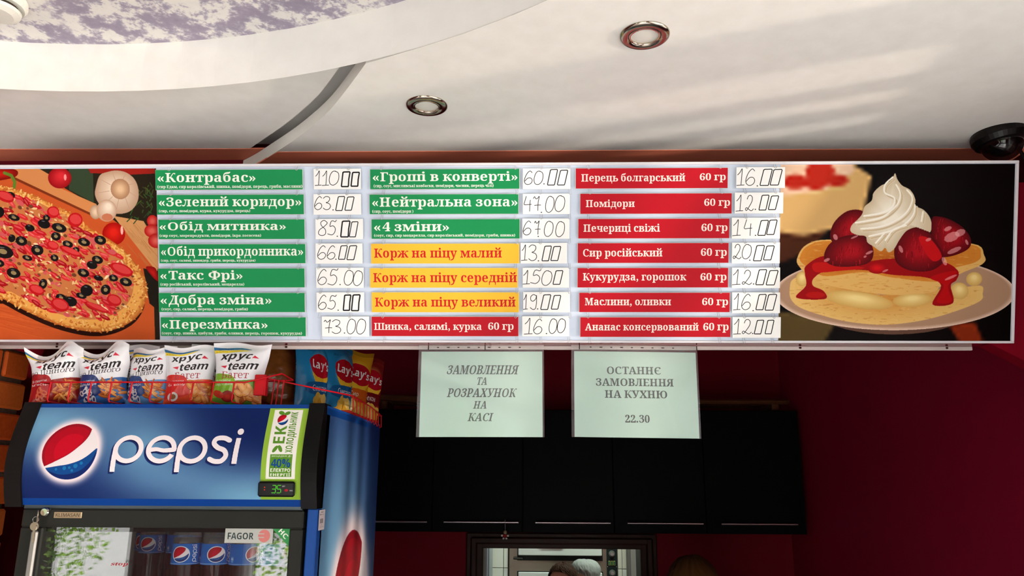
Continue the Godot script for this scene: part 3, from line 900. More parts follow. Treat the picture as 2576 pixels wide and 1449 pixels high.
func pizza_image() -> Image:
	var k := 0.68
	var im := canvas(846, 890, rgb(38, 30, 20))
	var s := Transform2D(0.0, Vector2(k, k), 0.0, Vector2(30, -48))
	var r := RandomNumberGenerator.new()
	r.seed = 3
	var at := func(list: Array) -> PackedVector2Array:
		var out := []
		for i in range(0, list.size(), 2):
			out.append(Vector2(list[i], list[i + 1]))
		return s * smooth(out, true, 5)
	var flat := func(list: Array, c: Color) -> void:
		var out := PackedVector2Array()
		for i in range(0, list.size(), 2):
			out.append(Vector2(list[i], list[i + 1]))
		poly(im, s * out, c)
	flat.call([-60, 60, 180, 70, 420, 150, 760, 360, 1000, 560, 1160, 800, 1165, 1400, -60, 1400], rgb(196, 84, 38))
	flat.call([-60, 40, 300, 40, 430, 120, 440, 190, 760, 340, 740, 420, 160, 130, -60, 110], rgb(206, 132, 78))
	flat.call([160, 130, 740, 420, 735, 436, 150, 146], rgb(120, 48, 22))
	flat.call([560, 70, 740, 60, 740, 330, 560, 230], rgb(52, 66, 46))
	flat.call([880, 430, 1100, 470, 1230, 700, 1190, 860, 1000, 600], rgb(202, 144, 92))
	for i in 26:
		var y := r.randf_range(440.0, 760.0)
		var x := r.randf_range(930.0, 1100.0) + (y - 440.0) * 0.2
		thick(im, s * PackedVector2Array([Vector2(x, y), Vector2(x + 70, y + 90)]), 1.5, rgb(176, 116, 68))
	for i in 34:
		var y := r.randf_range(1150.0, 1370.0)
		thick(im, s * PackedVector2Array([Vector2(-40, y - 100), Vector2(r.randf_range(200.0, 900.0), y)]), 2.0, rgb(184, 74, 32) if i % 2 else rgb(210, 98, 48))
	flat.call([700, 60, 1190, 60, 1190, 110, 1000, 118, 720, 104], rgb(150, 30, 22))
	blob(im, at.call([-60, 60, 60, 60, 180, 80, 170, 130, 40, 160, -60, 170]), rgb(120, 14, 10), rgb(190, 30, 20))
	thick(im, s * PackedVector2Array([Vector2(90, 100), Vector2(140, 120), Vector2(165, 170), Vector2(158, 210)]), 16, rgb(96, 124, 40))
	blob(im, s * oval(495, 140, 86, 80), rgb(150, 16, 22), rgb(214, 44, 52), Vector2(8, -10))
	poly(im, s * oval(535, 135, 10, 24), rgb(240, 150, 150))
	for i in 40:
		var x := r.randf_range(1010.0, 1180.0)
		var y := r.randf_range(170.0, 450.0)
		thick(im, s * PackedVector2Array([Vector2(x, y), Vector2(x + r.randf_range(-40, 40), y + r.randf_range(10, 50))]), 5, rgb(40 + r.randi() % 30, 62 + r.randi() % 30, 34))
	# garlic
	var garlic: PackedVector2Array = at.call([760, 200, 790, 120, 850, 95, 910, 85, 980, 100, 1040, 150, 1068, 230, 1060, 320, 1010, 390, 930, 415, 850, 400, 780, 340, 750, 270])
	blob(im, garlic, rgb(186, 150, 124), rgb(232, 210, 188), Vector2(-4, -10))
	for i in 9:
		var a := TAU * i / 9.0 + 0.2
		thick(im, s * PackedVector2Array([Vector2(925, 230) + Vector2(cos(a), sin(a)) * 70, Vector2(915, 245) + Vector2(cos(a + 0.08) * 148, sin(a + 0.08) * 156)]), 3, rgb(188, 150, 128))
	blob(im, s * oval(935, 226, 70, 78), rgb(170, 124, 92), rgb(222, 184, 146))
	# mushroom and tomato
	blob(im, s * oval(750, 400, 42, 55), rgb(176, 140, 112), rgb(226, 196, 168))
	blob(im, s * oval(832, 390, 74, 84), rgb(190, 150, 124), rgb(238, 220, 200), Vector2(10, -22))
	poly(im, s * oval(835, 440, 40, 28), rgb(196, 116, 84))
	blob(im, s * oval(880, 566, 84, 86), rgb(160, 12, 8), rgb(222, 34, 22), Vector2(0, -8))
	poly(im, s * oval(940, 540, 10, 34), rgb(245, 180, 165))
	for q: Array in [[1165, 470, 40, 46], [1160, 545, 56, 50], [1190, 620, 60, 56]]:
		blob(im, s * oval(q[0], q[1], q[2], q[3]), rgb(176, 24, 22), rgb(216, 96, 84))
	flat.call([1090, 830, 1180, 850, 1200, 1160, 1130, 1100], rgb(30, 24, 18))
	blob(im, at.call([1110, 820, 1180, 830, 1200, 930, 1150, 890]), rgb(130, 12, 12), rgb(190, 26, 22))
	# the pizza
	var crust_pts := [-60, 240, 30, 205, 110, 205, 230, 245, 350, 290, 450, 350, 560, 400, 690, 510, 850, 610, 950, 690, 1040, 800, 1100, 900, 1115, 1000, 1090, 1120, 1020, 1220, 900, 1290, 760, 1320, 600, 1305, 400, 1245, 200, 1150, 60, 1070, -60, 1010]
	var crust: PackedVector2Array = at.call(crust_pts)
	poly(im, scaled(crust, 1.0, Vector2(-6, 22)), rgb(40, 14, 8))
	for i in 6:
		poly(im, scaled(crust, 1.0 - i * 0.012), rgb(176, 92, 34).lerp(rgb(228, 162, 80), i / 5.0))
	for i in 700:
		var p := crust[r.randi() % crust.size()].lerp(s * Vector2(440, 760), r.randf_range(0.0, 0.14))
		poly(im, oval(p.x, p.y, r.randf_range(3, 14), r.randf_range(2, 6), r.randf() * 180, 10), [rgb(226, 164, 84), rgb(204, 122, 52), rgb(234, 184, 110), rgb(188, 100, 40)][r.randi() % 4])
	var inner := scaled(crust, 0.86, Vector2(-14, -14))
	poly(im, inner, rgb(196, 116, 66))
	for i in 1500:
		var p := Vector2(r.randf_range(-30, 800), r.randf_range(100, 870))
		if not Geometry2D.is_point_in_polygon(p, inner):
			continue
		var w := r.randf_range(10, 34)
		var turn := r.randf_range(10, 60)
		var pick := r.randf()
		if pick < 0.44:
			var c: Color = [rgb(186, 24, 34), rgb(206, 40, 44), rgb(160, 16, 24), rgb(214, 66, 66)][r.randi() % 4]
			poly(im, oval(p.x, p.y, w * 1.15, w * 0.42, turn, 7), c)
			poly(im, oval(p.x - 2, p.y - 3, w * 0.7, w * 0.14, turn, 8), c.lerp(rgb(250, 150, 140), 0.45))
		elif pick < 0.52:
			poly(im, oval(p.x, p.y, w * 0.7, w * 0.42, turn, 12), rgb(204, 86, 88))
		elif pick < 0.86:
			poly(im, oval(p.x, p.y, w * 0.5, w * 0.2, turn + r.randf_range(-60, 60), 7), [rgb(232, 196, 142), rgb(222, 172, 108), rgb(240, 214, 170), rgb(206, 146, 88)][r.randi() % 4])
		else:
			poly(im, oval(p.x, p.y, w * 0.4, w * 0.3, turn, 8), rgb(112, 64, 40))
	for q: Array in [[130, 270, 34, 26], [40, 400, 40, 44], [150, 440, 44, 24], [370, 490, 46, 34], [265, 520, 36, 26], [390, 445, 26, 26], [480, 520, 56, 34], [455, 585, 36, 32], [130, 600, 26, 30], [200, 620, 44, 36], [315, 690, 46, 40], [540, 645, 40, 26], [600, 690, 26, 24], [60, 700, 80, 50], [240, 750, 38, 20], [440, 750, 30, 26], [780, 615, 44, 34], [660, 630, 46, 30], [755, 765, 42, 30], [715, 805, 40, 30], [650, 865, 44, 32], [135, 865, 52, 38], [350, 950, 30, 40], [960, 935, 46, 32], [870, 905, 34, 26], [760, 905, 36, 20], [670, 1000, 46, 44], [810, 995, 36, 40], [550, 1085, 48, 38], [480, 1055, 40, 28], [630, 1040, 40, 22], [30, 790, 40, 28]]:
		var t := s * Vector2(q[0], q[1])
		poly(im, oval(t.x, t.y, q[2] * k, q[3] * k, 18, 18), rgb(24, 20, 20))
		if int(q[0]) % 3 != 1:
			poly(im, oval(t.x, t.y, q[2] * k * 0.42, q[3] * k * 0.4, 18, 12), rgb(150, 128, 88))
		poly(im, oval(t.x - 4, t.y - q[3] * k * 0.62, q[2] * k * 0.3, 2.0, 10, 8), rgb(120, 118, 128))
	for q: Array in [[430, 655, 46, 34], [300, 995, 60, 38], [870, 1075, 56, 44], [740, 1130, 100, 22], [470, 1110, 70, 50], [930, 840, 90, 44], [560, 700, 90, 26], [600, 460, 54, 56], [440, 400, 46, 46], [90, 280, 70, 40]]:
		var t := s * Vector2(q[0], q[1])
		poly(im, oval(t.x, t.y, q[2] * k, q[3] * k, 24, 16), rgb(186, 22, 28))
		poly(im, oval(t.x + 2, t.y - 3, q[2] * k * 0.8, q[3] * k * 0.66, 24, 14), rgb(212, 62, 62))
	im.resize(508, 534, Image.INTERPOLATE_TRILINEAR)
	return im


func pancake_image() -> Image:
	var k := 0.6
	var s := Transform2D(0.0, Vector2(k, k), 0.0, Vector2(-43, -39))
	# the blurred background of the picture: painted small, then enlarged
	var small := canvas(256, 196, rgb(9, 3, 3))
	var q := Transform2D(0.0, Vector2(0.15, 0.15), 0.0, Vector2(-10.8, -9.6))
	poly(small, placed([Vector2(60, 560), Vector2(420, 560), Vector2(300, 700), Vector2(60, 800)], q), rgb(70, 34, 18))
	poly(small, placed([Vector2(60, 1150), Vector2(520, 1200), Vector2(420, 1370), Vector2(60, 1370)], q), rgb(84, 66, 34))
	poly(small, placed([Vector2(1320, 1250), Vector2(1520, 1230), Vector2(1580, 1370), Vector2(1400, 1370)], q), rgb(130, 40, 14))
	poly(small, placed([Vector2(60, 60), Vector2(600, 60), Vector2(740, 150), Vector2(690, 400), Vector2(560, 520), Vector2(240, 590), Vector2(60, 560)], q), rgb(206, 164, 104))
	poly(small, placed([Vector2(60, 60), Vector2(590, 60), Vector2(620, 110), Vector2(400, 250), Vector2(60, 300)], q), rgb(222, 184, 156))
	for o: Array in [[180, 190, 90, 56], [330, 190, 90, 60], [480, 180, 90, 44], [360, 110, 110, 60]]:
		poly(small, q * oval(o[0], o[1], o[2], o[3], 0, 14), rgb(172, 36, 22))
	for size: Array in [[128, 98], [64, 49], [128, 98], [256, 196], [1022, 784]]:
		small.resize(size[0], size[1], Image.INTERPOLATE_CUBIC if size[0] > 64 else Image.INTERPOLATE_TRILINEAR)
	var im := small
	var r := RandomNumberGenerator.new()
	r.seed = 8
	var at := func(list: Array) -> PackedVector2Array:
		var out := []
		for i in range(0, list.size(), 2):
			out.append(Vector2(list[i], list[i + 1]))
		return s * smooth(out, true, 5)
	poly(im, s * oval(920, 1150, 560, 175), rgb(96, 66, 54))
	for i in 8:
		var t := i / 7.0
		poly(im, s * oval(920, 1015 - 8 * t, 880 * (1.0 - 0.05 * t), 278 * (1.0 - 0.09 * t), 0, 80), rgb(228, 196, 178).lerp(rgb(172, 134, 108), minf(1.0, t * 1.3)))
	var tan_ := rgb(214, 164, 92)
	var speck := func(area: PackedVector2Array, n: int, cols: Array) -> void:
		var lo := Vector2(INF, INF)
		var hi := -lo
		for p in area:
			lo = lo.min(p)
			hi = hi.max(p)
		for i in n:
			var p := Vector2(r.randf_range(lo.x, hi.x), r.randf_range(lo.y, hi.y))
			if Geometry2D.is_point_in_polygon(p, area):
				poly(im, oval(p.x, p.y, r.randf_range(2, 18), r.randf_range(1, 3), r.randf_range(-6, 6), 8), Color(cols[r.randi() % cols.size()], 0.4))
	var low: PackedVector2Array = at.call([150, 985, 170, 915, 260, 900, 560, 960, 900, 1040, 1300, 1010, 1540, 960, 1565, 1020, 1540, 1080, 1330, 1165, 1100, 1225, 850, 1252, 600, 1232, 400, 1185, 230, 1125, 160, 1060])
	blob(im, low, rgb(226, 184, 110), rgb(204, 142, 66), Vector2(0, -20), 7)
	speck.call(low, 420, [rgb(232, 194, 124), rgb(196, 134, 62), rgb(218, 168, 92), rgb(178, 108, 44)])
	for o: Array in [[240, 910, 46, 56, 0], [1500, 912, 58, 52, 0], [1395, 1000, 68, 62, 20], [660, 1068, 256, 62, 8], [1055, 1068, 146, 52, -4]]:
		blob(im, s * oval(o[0], o[1], o[2], o[3], o[4]), rgb(206, 162, 88), rgb(238, 212, 142), Vector2(0, -8))
	var top: PackedVector2Array = at.call([205, 745, 270, 655, 430, 618, 900, 640, 1470, 648, 1568, 735, 1560, 800, 1400, 872, 1262, 962, 1185, 1012, 900, 1030, 560, 985, 340, 925, 215, 815])
	poly(im, top, rgb(222, 174, 100))
	var rind: PackedVector2Array = at.call([225, 735, 280, 665, 430, 628, 900, 650, 1460, 655, 1545, 735, 1500, 790, 1330, 840, 1250, 930, 900, 900, 700, 860, 420, 890, 330, 850, 235, 790])
	blob(im, rind, rgb(206, 128, 44), rgb(176, 92, 26))
	speck.call(top, 520, [rgb(226, 180, 108), rgb(204, 140, 62), rgb(188, 110, 42), rgb(214, 150, 70)])
	# sauce
	var sauce := rgb(150, 8, 14)
	poly(im, at.call([270, 810, 400, 740, 560, 800, 900, 760, 1250, 780, 1380, 850, 1370, 920, 1330, 960, 1350, 1090, 1200, 1100, 1260, 960, 1150, 900, 900, 880, 700, 845, 430, 850, 330, 900, 320, 960, 400, 1000, 410, 1060, 200, 1050, 270, 960, 260, 870]), sauce)
	poly(im, at.call([330, 790, 520, 800, 700, 830, 520, 850, 340, 860]), rgb(186, 20, 18))
	poly(im, at.call([1180, 900, 1360, 850, 1350, 910, 1310, 970, 1340, 1080, 1230, 1080, 1280, 960]), rgb(178, 8, 14))
	poly(im, s * oval(340, 1030, 70, 24), rgb(176, 18, 16))
	# berries
	for l: Array in [[440, 590, 470, 490, 560, 410, 660, 402, 700, 460, 700, 600, 600, 670, 480, 650], [400, 760, 430, 660, 520, 600, 640, 585, 720, 620, 760, 700, 740, 780, 640, 815, 480, 815], [1180, 470, 1240, 450, 1330, 480, 1420, 540, 1470, 620, 1450, 690, 1340, 740, 1250, 740, 1190, 640], [912, 720, 930, 620, 990, 545, 1080, 527, 1160, 560, 1220, 640, 1270, 720, 1270, 790, 1180, 850, 1040, 850, 940, 800]]:
		var berry: PackedVector2Array = at.call(l)
		blob(im, berry, rgb(84, 6, 14), rgb(166, 14, 26), Vector2(8, 2), 8)
		for i in 46:
			var p := berry[r.randi() % berry.size()].lerp(scaled(berry, 0.1)[0], r.randf_range(0.1, 0.9))
			thick(im, PackedVector2Array([p, p + Vector2(r.randf_range(-6, 2), r.randf_range(10, 26))]), 1.6, [rgb(120, 10, 20), rgb(188, 30, 40), rgb(100, 6, 14)][r.randi() % 3])
	poly(im, at.call([1090, 600, 1180, 620, 1260, 740, 1200, 780, 1130, 700]), rgb(190, 14, 20))
	blob(im, s * oval(790, 830, 70, 42), rgb(150, 8, 14), rgb(208, 16, 24))
	for o: Array in [[1330, 600, 60, 34], [1390, 570, 40, 26], [1300, 540, 30, 16], [1350, 700, 56, 18], [1280, 780, 16, 34], [1160, 620, 22, 12], [960, 690, 14, 30], [730, 715, 30, 10], [480, 600, 16, 24], [850, 850, 24, 8], [700, 745, 12, 8], [1330, 900, 50, 10], [420, 770, 24, 12], [1440, 640, 10, 22], [620, 600, 30, 7]]:
		poly(im, s * oval(o[0], o[1], o[2], o[3], -24, 10), Color(rgb(236, 170, 170), 0.62))
	# cream
	var cream: PackedVector2Array = at.call([907, 130, 925, 175, 960, 220, 1015, 250, 1050, 300, 1062, 368, 1120, 400, 1160, 445, 1180, 500, 1172, 565, 1130, 540, 1070, 528, 1000, 555, 950, 620, 910, 690, 870, 714, 845, 680, 815, 706, 760, 670, 715, 640, 700, 595, 640, 585, 592, 560, 596, 515, 640, 470, 672, 430, 690, 375, 740, 330, 752, 275, 800, 225, 860, 195, 890, 165])
	blob(im, cream, rgb(206, 186, 156), rgb(244, 236, 220), Vector2(-8, 0), 7)
	for l: Array in [[905, 175, 850, 230, 850, 290, 920, 330, 900, 400, 820, 440, 700, 460], [930, 230, 960, 290, 950, 360, 890, 430, 800, 480, 640, 510], [1010, 270, 1050, 330, 1020, 420, 940, 490, 820, 540, 680, 555], [1070, 380, 1060, 450, 1000, 520, 900, 570, 740, 610], [1130, 430, 1120, 500], [860, 640, 920, 560, 1010, 530], [790, 660, 850, 590]]:
		var pts := []
		for i in range(0, l.size(), 2):
			pts.append(Vector2(l[i], l[i + 1]))
		thick(im, s * smooth(pts, false, 5), 11, rgb(222, 206, 180))
		thick(im, s * smooth(pts, false, 5), 5, rgb(202, 178, 142))
		thick(im, s * Transform2D(0.0, Vector2(-14, -16)) * smooth(pts, false, 5), 7, rgb(248, 242, 230))
	im.resize(640, 491, Image.INTERPOLATE_TRILINEAR)
	return im


# ---------- the drinks fridge ----------

func header_z(v: float) -> float:
	return lerpf(-1.674, -1.662, v) + 0.026 * sin(PI * pow(v, 1.15))


# The blue wave print: light swells on navy.
func blue_print(w: int, h: int, swells: Array) -> Image:
	var im := canvas(w / 16, h / 16, Color.BLACK)
	for y in im.get_height():
		for x in im.get_width():
			var p := Vector2(float(x) / im.get_width(), float(y) / im.get_height())
			var c := rgb(20, 36, 92)
			for s: Array in swells:
				var d := Vector2((p.x - s[0]) / s[2], (p.y - s[1]) / s[3])
				c = c.lerp(rgb(120, 172, 204), s[4] * exp(-d.length_squared()))
			im.set_pixel(x, y, c)
	im.resize(w, h, Image.INTERPOLATE_CUBIC)
	return im


func halo(im: Image, cx: float, cy: float, rx: float, ry: float, wide: float) -> void:
	for y in range(maxi(0, int(cy - ry - wide * 3)), mini(im.get_height(), int(cy + ry + wide * 3))):
		for x in range(maxi(0, int(cx - rx - wide * 3)), mini(im.get_width(), int(cx + rx + wide * 3))):
			var d := Vector2((x - cx) / rx, (y - cy) / ry).length()
			var out := maxf(0.0, (d - 1.0) * minf(rx, ry))
			var a := exp(-pow(out / wide, 2.0))
			if a > 0.02 and d > 0.9:
				im.set_pixel(x, y, im.get_pixel(x, y).lerp(rgb(246, 226, 230), a))


func header_image() -> Image:
	var im := blue_print(1408, 508, [[0.02, 0.2, 0.3, 0.34, 0.9], [0.42, 0.42, 0.16, 0.32, 0.75], [0.3, 0.1, 0.2, 0.2, 0.3], [0.86, 0.92, 0.34, 0.3, 1.0], [0.55, 0.7, 0.2, 0.2, 0.45]])
	var gx := (174.0 - 61.6) * 2.0128
	var gy := (1140.0 - 1018.0) * 2.0
	halo(im, gx, gy, 140, 140, 24)
	emblem(im, Transform2D(0.0, Vector2(139, 139), 0.0, Vector2(gx, gy)))
	var o := Vector2((281.0 - 61.6) * 2.0128, (1085.0 - 1018.0) * 2.0)
	for k in 4:
		wordmark(im, Transform2D(0.0, Vector2(2.02, 2.0), 0.0, o + Vector2(-9 + k * 2.0, 10 - k * 2.0)), rgb(28, 52, 108).lerp(rgb(24, 28, 76), k / 3.0))
	wordmark(im, Transform2D(0.0, Vector2(2.02, 2.0), 0.0, o), rgb(240, 228, 232))
	# green energy sticker
	var green := rgb(148, 186, 62)
	im.fill_rect(Rect2i(1204, 20, 204, 454), green)
	im.fill_rect(Rect2i(1230, 28, 146, 346), rgb(240, 236, 228))
	var leaf := rgb(92, 142, 44)
	words(im, "EK", sans, Vector2(1308, 200), Vector2(0, -90), Vector2(-58, 0), leaf)
	emblem(im, Transform2D(0.0, Vector2(27, 27), 0.0, Vector2(1280, 80)))
	poly(im, oval(1268, 44, 16, 10, 20), leaf)
	poly(im, oval(1298, 46, 16, 9, -20), leaf)
	poly(im, oval(1266, 228, 9, 20, 35), leaf)
	poly(im, oval(1291, 226, 9, 19, -28), leaf)
	words(im, "ХОЛОДИЛЬНИК", sans, Vector2(1364, 246), Vector2(0, -208), Vector2(-46, 0), leaf)
	im.fill_rect(Rect2i(1246, 254, 112, 110), leaf)
	words(im, "ЗАОЩАДЖУЄ ДО", sans_thin, Vector2(1252, 270), Vector2(100, 0), Vector2(0, -12), rgb(230, 232, 210))
	words(im, "40%", sans, Vector2(1254, 318), Vector2(96, 0), Vector2(0, -42), rgb(24, 70, 140))
	words(im, "ЕЛЕКТРО", sans, Vector2(1252, 340), Vector2(100, 0), Vector2(0, -17), rgb(240, 240, 226))
	words(im, "ЕНЕРГІЇ", sans, Vector2(1252, 361), Vector2(100, 0), Vector2(0, -18), rgb(240, 240, 226))
	im.fill_rect(Rect2i(0, 0, 1408, 20), rgb(24, 66, 140))
	im.fill_rect(Rect2i(0, 474, 1408, 34), rgb(14, 62, 140))
	return im


func fridge() -> void:
	var o := Vector3(-0.7715, 0, -1.975)
	var f := thing("drinks_fridge", "blue glass-door drinks fridge with a curved header and round emblem", "fridge", o)
	var black := mat("black_plastic", rgb(16, 14, 15), 0.4, 0.0, 0.2)
	var navy := mat("blue_steel", rgb(22, 74, 152), 0.35)
	var inside := mat("shade_dark_liner", rgb(30, 34, 38), 0.6, 0.0, 0.2)  # dark grey puts the shade of the unlit interior into the colour
	var at := func(lo: Vector3, hi: Vector3, called: String, m: Material, bevel := 0.0) -> MeshInstance3D: return piece(f, called, lo - o, hi - o, m, bevel)
	at.call(Vector3(-1.075, 0.1, -2.292), Vector3(-1.055, 2.09, -1.71), "side_panel", navy)
	var right: MeshInstance3D = at.call(Vector3(-0.464, 0.1, -2.292), Vector3(-0.4448, 2.1, -1.672), "side_panel", navy)
	var side := blue_print(304, 1024, [[0.3, 0.11, 0.6, 0.12, 0.5], [0.2, 0.22, 0.5, 0.16, 0.95], [0.1, 0.4, 0.5, 0.2, 0.85], [0.6, 0.55, 0.6, 0.2, 0.4], [0.1, 0.75, 0.6, 0.2, 0.6]])
	halo(side, 160, 238, 96, 100, 22)
	emblem(side, Transform2D(0.0, Vector2(94, 98), 0.0, Vector2(160, 238)))
	part(right, "side_print", grid(1, 1, func(u: float, v: float) -> Vector3: return Vector3(0.0099, lerpf(1.0, -1.0, v), lerpf(0.29, -0.31, u))), printed("side_print", side, 0.3))
	at.call(Vector3(-1.075, 0.1, -2.292), Vector3(-0.445, 2.1, -2.27), "rear_panel", navy)
	at.call(Vector3(-1.10, 2.086, -2.292), Vector3(-0.4445, 2.105, -1.69), "top_panel", navy)
	at.call(Vector3(-1.055, 1.8765, -2.27), Vector3(-0.464, 1.886, -1.72), "liner_ceiling", inside)
	at.call(Vector3(-1.055, 0.1, -2.27), Vector3(-1.045, 1.87, -1.72), "liner_side", inside)
	at.call(Vector3(-0.474, 0.1, -2.27), Vector3(-0.464, 1.87, -1.72), "liner_side", inside)
	at.call(Vector3(-1.055, 0.0, -2.28), Vector3(-0.45, 0.14, -1.70), "plinth", black)
	for y in [0.55, 0.92, 1.27, 1.632]:
		var sh: MeshInstance3D = at.call(Vector3(-1.04, y, -2.26), Vector3(-0.476, y + 0.006, -1.735), "shelf", mat("shelf_wire", rgb(120, 124, 128), 0.4, 0.6))
		part(sh, "price_rail", block(Vector3(0.56, 0.03, 0.003), 0.001), mat("rail_grey", rgb(150, 152, 156), 0.4), Vector3(0, 0.0, 0.264))
	# curved header
	var header := part(f, "header_panel", grid(8, 24, func(u: float, v: float) -> Vector3: return Vector3(lerpf(-1.067, -0.478, u), lerpf(2.105, 1.893, v), header_z(v)) - o), printed("header_print", header_image(), 0.4))
	var curve := PackedVector2Array()
	for i in 25:
		curve.append(Vector2(lerpf(2.108, 1.889, i / 24.0), header_z(i / 24.0) + 0.005))
	curve.append_array([Vector2(1.889, -1.70), Vector2(2.108, -1.72)])
	var yz := Transform3D(Basis(Vector3(0, 1, 0), Vector3(0, 0, 1), Vector3(1, 0, 0)), -o)
	part(f, "header_cap", prism(curve, -1.102, -1.067, yz), mat("charcoal_plastic", rgb(24, 20, 19), 0.45, 0.0, 0.2))
	part(f, "header_cap", prism(curve, -0.478, -0.4445, yz), black)
	at.call(Vector3(-1.067, 1.886, -1.70), Vector3(-0.478, 1.8935, -1.667), "header_trim", mat("grey_trim", rgb(90, 98, 106), 0.3, 0.4))
	at.call(Vector3(-0.466, 0.14, -1.705), Vector3(-0.4445, 1.889, -1.664), "corner_post", navy, 0.002)
	# temperature display
	var d := part(f, "temperature_display", block(Vector3(0.077, 0.031, 0.008), 0.0035), mat("display_black", rgb(14, 13, 14), 0.15), Vector3(-0.5275, 1.9285, -1.6425) - o, Vector3(5, 0, 0))
	var led := mat("green_digits", rgb(30, 60, 20), 0.4)
	led.emission_enabled = true
	led.emission = rgb(90, 230, 40)
	led.emission_energy_multiplier = 0.75
	var red := mat("red_dots", rgb(90, 20, 10), 0.4)
	red.emission_enabled = true
	red.emission = rgb(255, 60, 20)
	red.emission_energy_multiplier = 0.7
	seven_segments(d, "3", -0.0105, led)
	seven_segments(d, "5", 0.0005, led)
	part(d, "digits", block(Vector3(0.0011, 0.0011, 0.0004), 0.0), led, Vector3(-0.0016, -0.0075, 0.0044))
	for y in [0.004, -0.001]:
		part(d, "pilot_lamp", ball(0.0014, Vector3(1, 0.8, 0.4), 8), red, Vector3(-0.0235, y, 0.0042))
	part(d, "button", ball(0.004, Vector3(1, 0.7, 0.3), 12), mat("red_button", rgb(176, 20, 40), 0.4), Vector3(0.0215, -0.0018, 0.004))
	lettering(d, "SET", sans, [0.013, 0.019, 0.005, 0.0075], 0.0043, mat("pale_print", rgb(190, 190, 190), 0.5))
	lettering(d, "ESC", sans, [0.029, 0.0355, -0.0035, -0.0012], 0.0043, mat("pale_print", rgb(190, 190, 190), 0.5))
	# door
	var charcoal := mat("door_frame", rgb(42, 42, 38), 0.5, 0.0, 0.25)
	var door := part(f, "door", block(Vector3(0.592, 0.037, 0.045), 0.003), charcoal, Vector3(-0.7685, 1.8675, -1.682) - o)
	var dm := Vector3(-0.7685, 1.8675, -1.682)
	piece(door, "frame_stile", Vector3(-1.0645, 0.15, -1.7045) - dm, Vector3(-1.016, 1.849, -1.6595) - dm, charcoal, 0.003)
	piece(door, "frame_stile", Vector3(-0.4995, 0.15, -1.7045) - dm, Vector3(-0.4725, 1.849, -1.6595) - dm, charcoal, 0.003)
	piece(door, "frame_rail", Vector3(-1.016, 0.15, -1.7045) - dm, Vector3(-0.4995, 0.22, -1.6595) - dm, charcoal, 0.003)
	piece(door, "grip", Vector3(-1.036, 0.5, -1.660) - dm, Vector3(-1.022, 1.842, -1.6515) - dm, mat("grip_grey", rgb(150, 146, 142), 0.3, 0.5), 0.003)
	piece(door, "gasket", Vector3(-1.018, 1.840, -1.700) - dm, Vector3(-0.497, 1.850, -1.672) - dm, black)
	var glass := pane("door_glass", Color(0.92, 1.0, 0.97), 0.003)
	for z in [-1.668, -1.694]:
		piece(door, "pane", Vector3(-1.0165, 0.219, z - 0.002) - dm, Vector3(-0.499, 1.851, z + 0.002) - dm, glass)
	var plate := part(f, "maker_plate", block(Vector3(0.059, 0.0125, 0.002), 0.0008), mat("bronze_plate", rgb(176, 152, 122), 0.35, 0.4), Vector3(-0.9665, 1.8735, -1.6585) - o)
	lettering(plate, "KLIMASAN", sans_thin, [-0.025, 0.025, -0.0035, 0.0035], 0.0013, mat("plate_ink", rgb(70, 56, 44), 0.5))
	var badge := part(f, "maker_sticker", block(Vector3(0.1, 0.029, 0.0006), 0.0002), mat("silver_sticker", rgb(190, 190, 184), 0.5), Vector3(-0.585, 1.8345, -1.6655) - o)
	lettering(badge, "FAGOR", sans, [-0.044, 0.010, -0.007, 0.006], 0.0005, mat("sticker_ink", rgb(52, 66, 66), 0.5))
	part(badge, "sticker_emblem", prism(oval(0.032, 0.0, 0.0125, 0.0125, 0, 24), 0.0003, 0.0005), mat("pale_red", rgb(214, 128, 122), 0.5))
	for y in [0.004, -0.003]:
		part(badge, "sticker_emblem", block(Vector3(0.016, 0.0018, 0.0003), 0.0), mat("silver_sticker", rgb(190, 190, 184), 0.5), Vector3(0.024, y, 0.0006))
	var eco := part(f, "corner_sticker", prism(PackedVector2Array([Vector2(0, 0), Vector2(-0.038, 0), Vector2(0, -0.036)]), 0.0, 0.0005), mat("green_sticker", rgb(60, 150, 84), 0.45), Vector3(-0.5005, 1.8505, -1.6655) - o)
	var hc := lettering(eco, "HC", sans, [-0.011, 0.011, -0.005, 0.005], 0.0, mat("white_print", rgb(244, 246, 236), 0.4))
	hc.transform = Transform3D(Basis(Vector3(0, 0, 1), deg_to_rad(-45)), Vector3(-0.0125, -0.0115, 0.0008)) * hc.transform
	lettering(f, "stop", serif, [-0.868 - o.x, -0.83 - o.x, 1.772, 1.780], -1.6655 - o.z, mat("red_sticker", rgb(170, 40, 44), 0.5), 0.2, "small_red_sticker")
	# lock barrel
	var chrome := mat("chrome", rgb(210, 206, 200), 0.12, 1.0)
	part(f, "lock", lathe([Vector2(0.0, 0.012), Vector2(0.007, 0.012), Vector2(0.009, 0.009), Vector2(0.0095, 0.0), Vector2(0.0, 0.0)], 20, true), chrome, Vector3(-1.012, 1.8795, -1.660) - o, Vector3(90, 0, 0))
	# key and its spare on a ring
	var keys := thing("key_ring", "two small steel keys on a ring in the fridge lock", "key", Vector3(-1.018, 1.879, -1.646))
	var steel := mat("key_steel", rgb(176, 160, 140), 0.35, 0.9)
	part(keys, "key", key_shape(), steel, Vector3(-0.004, -0.004, 0.001), Vector3(0, -55, 30))
	var loop := []
	for i in 17:
		loop.append(Vector3(-0.0055 + 0.0062 * cos(TAU * i / 16.0), -0.0145 + 0.0062 * sin(TAU * i / 16.0), 0.003))
	part(keys, "ring", tube(loop, 0.0006, 5), chrome)
	part(keys, "key", key_shape(), steel, Vector3(-0.006, -0.0275, 0.003), Vector3(0, 0, 4))
	# inventory label on the side
	var lb := canvas(140, 240, rgb(222, 208, 208))
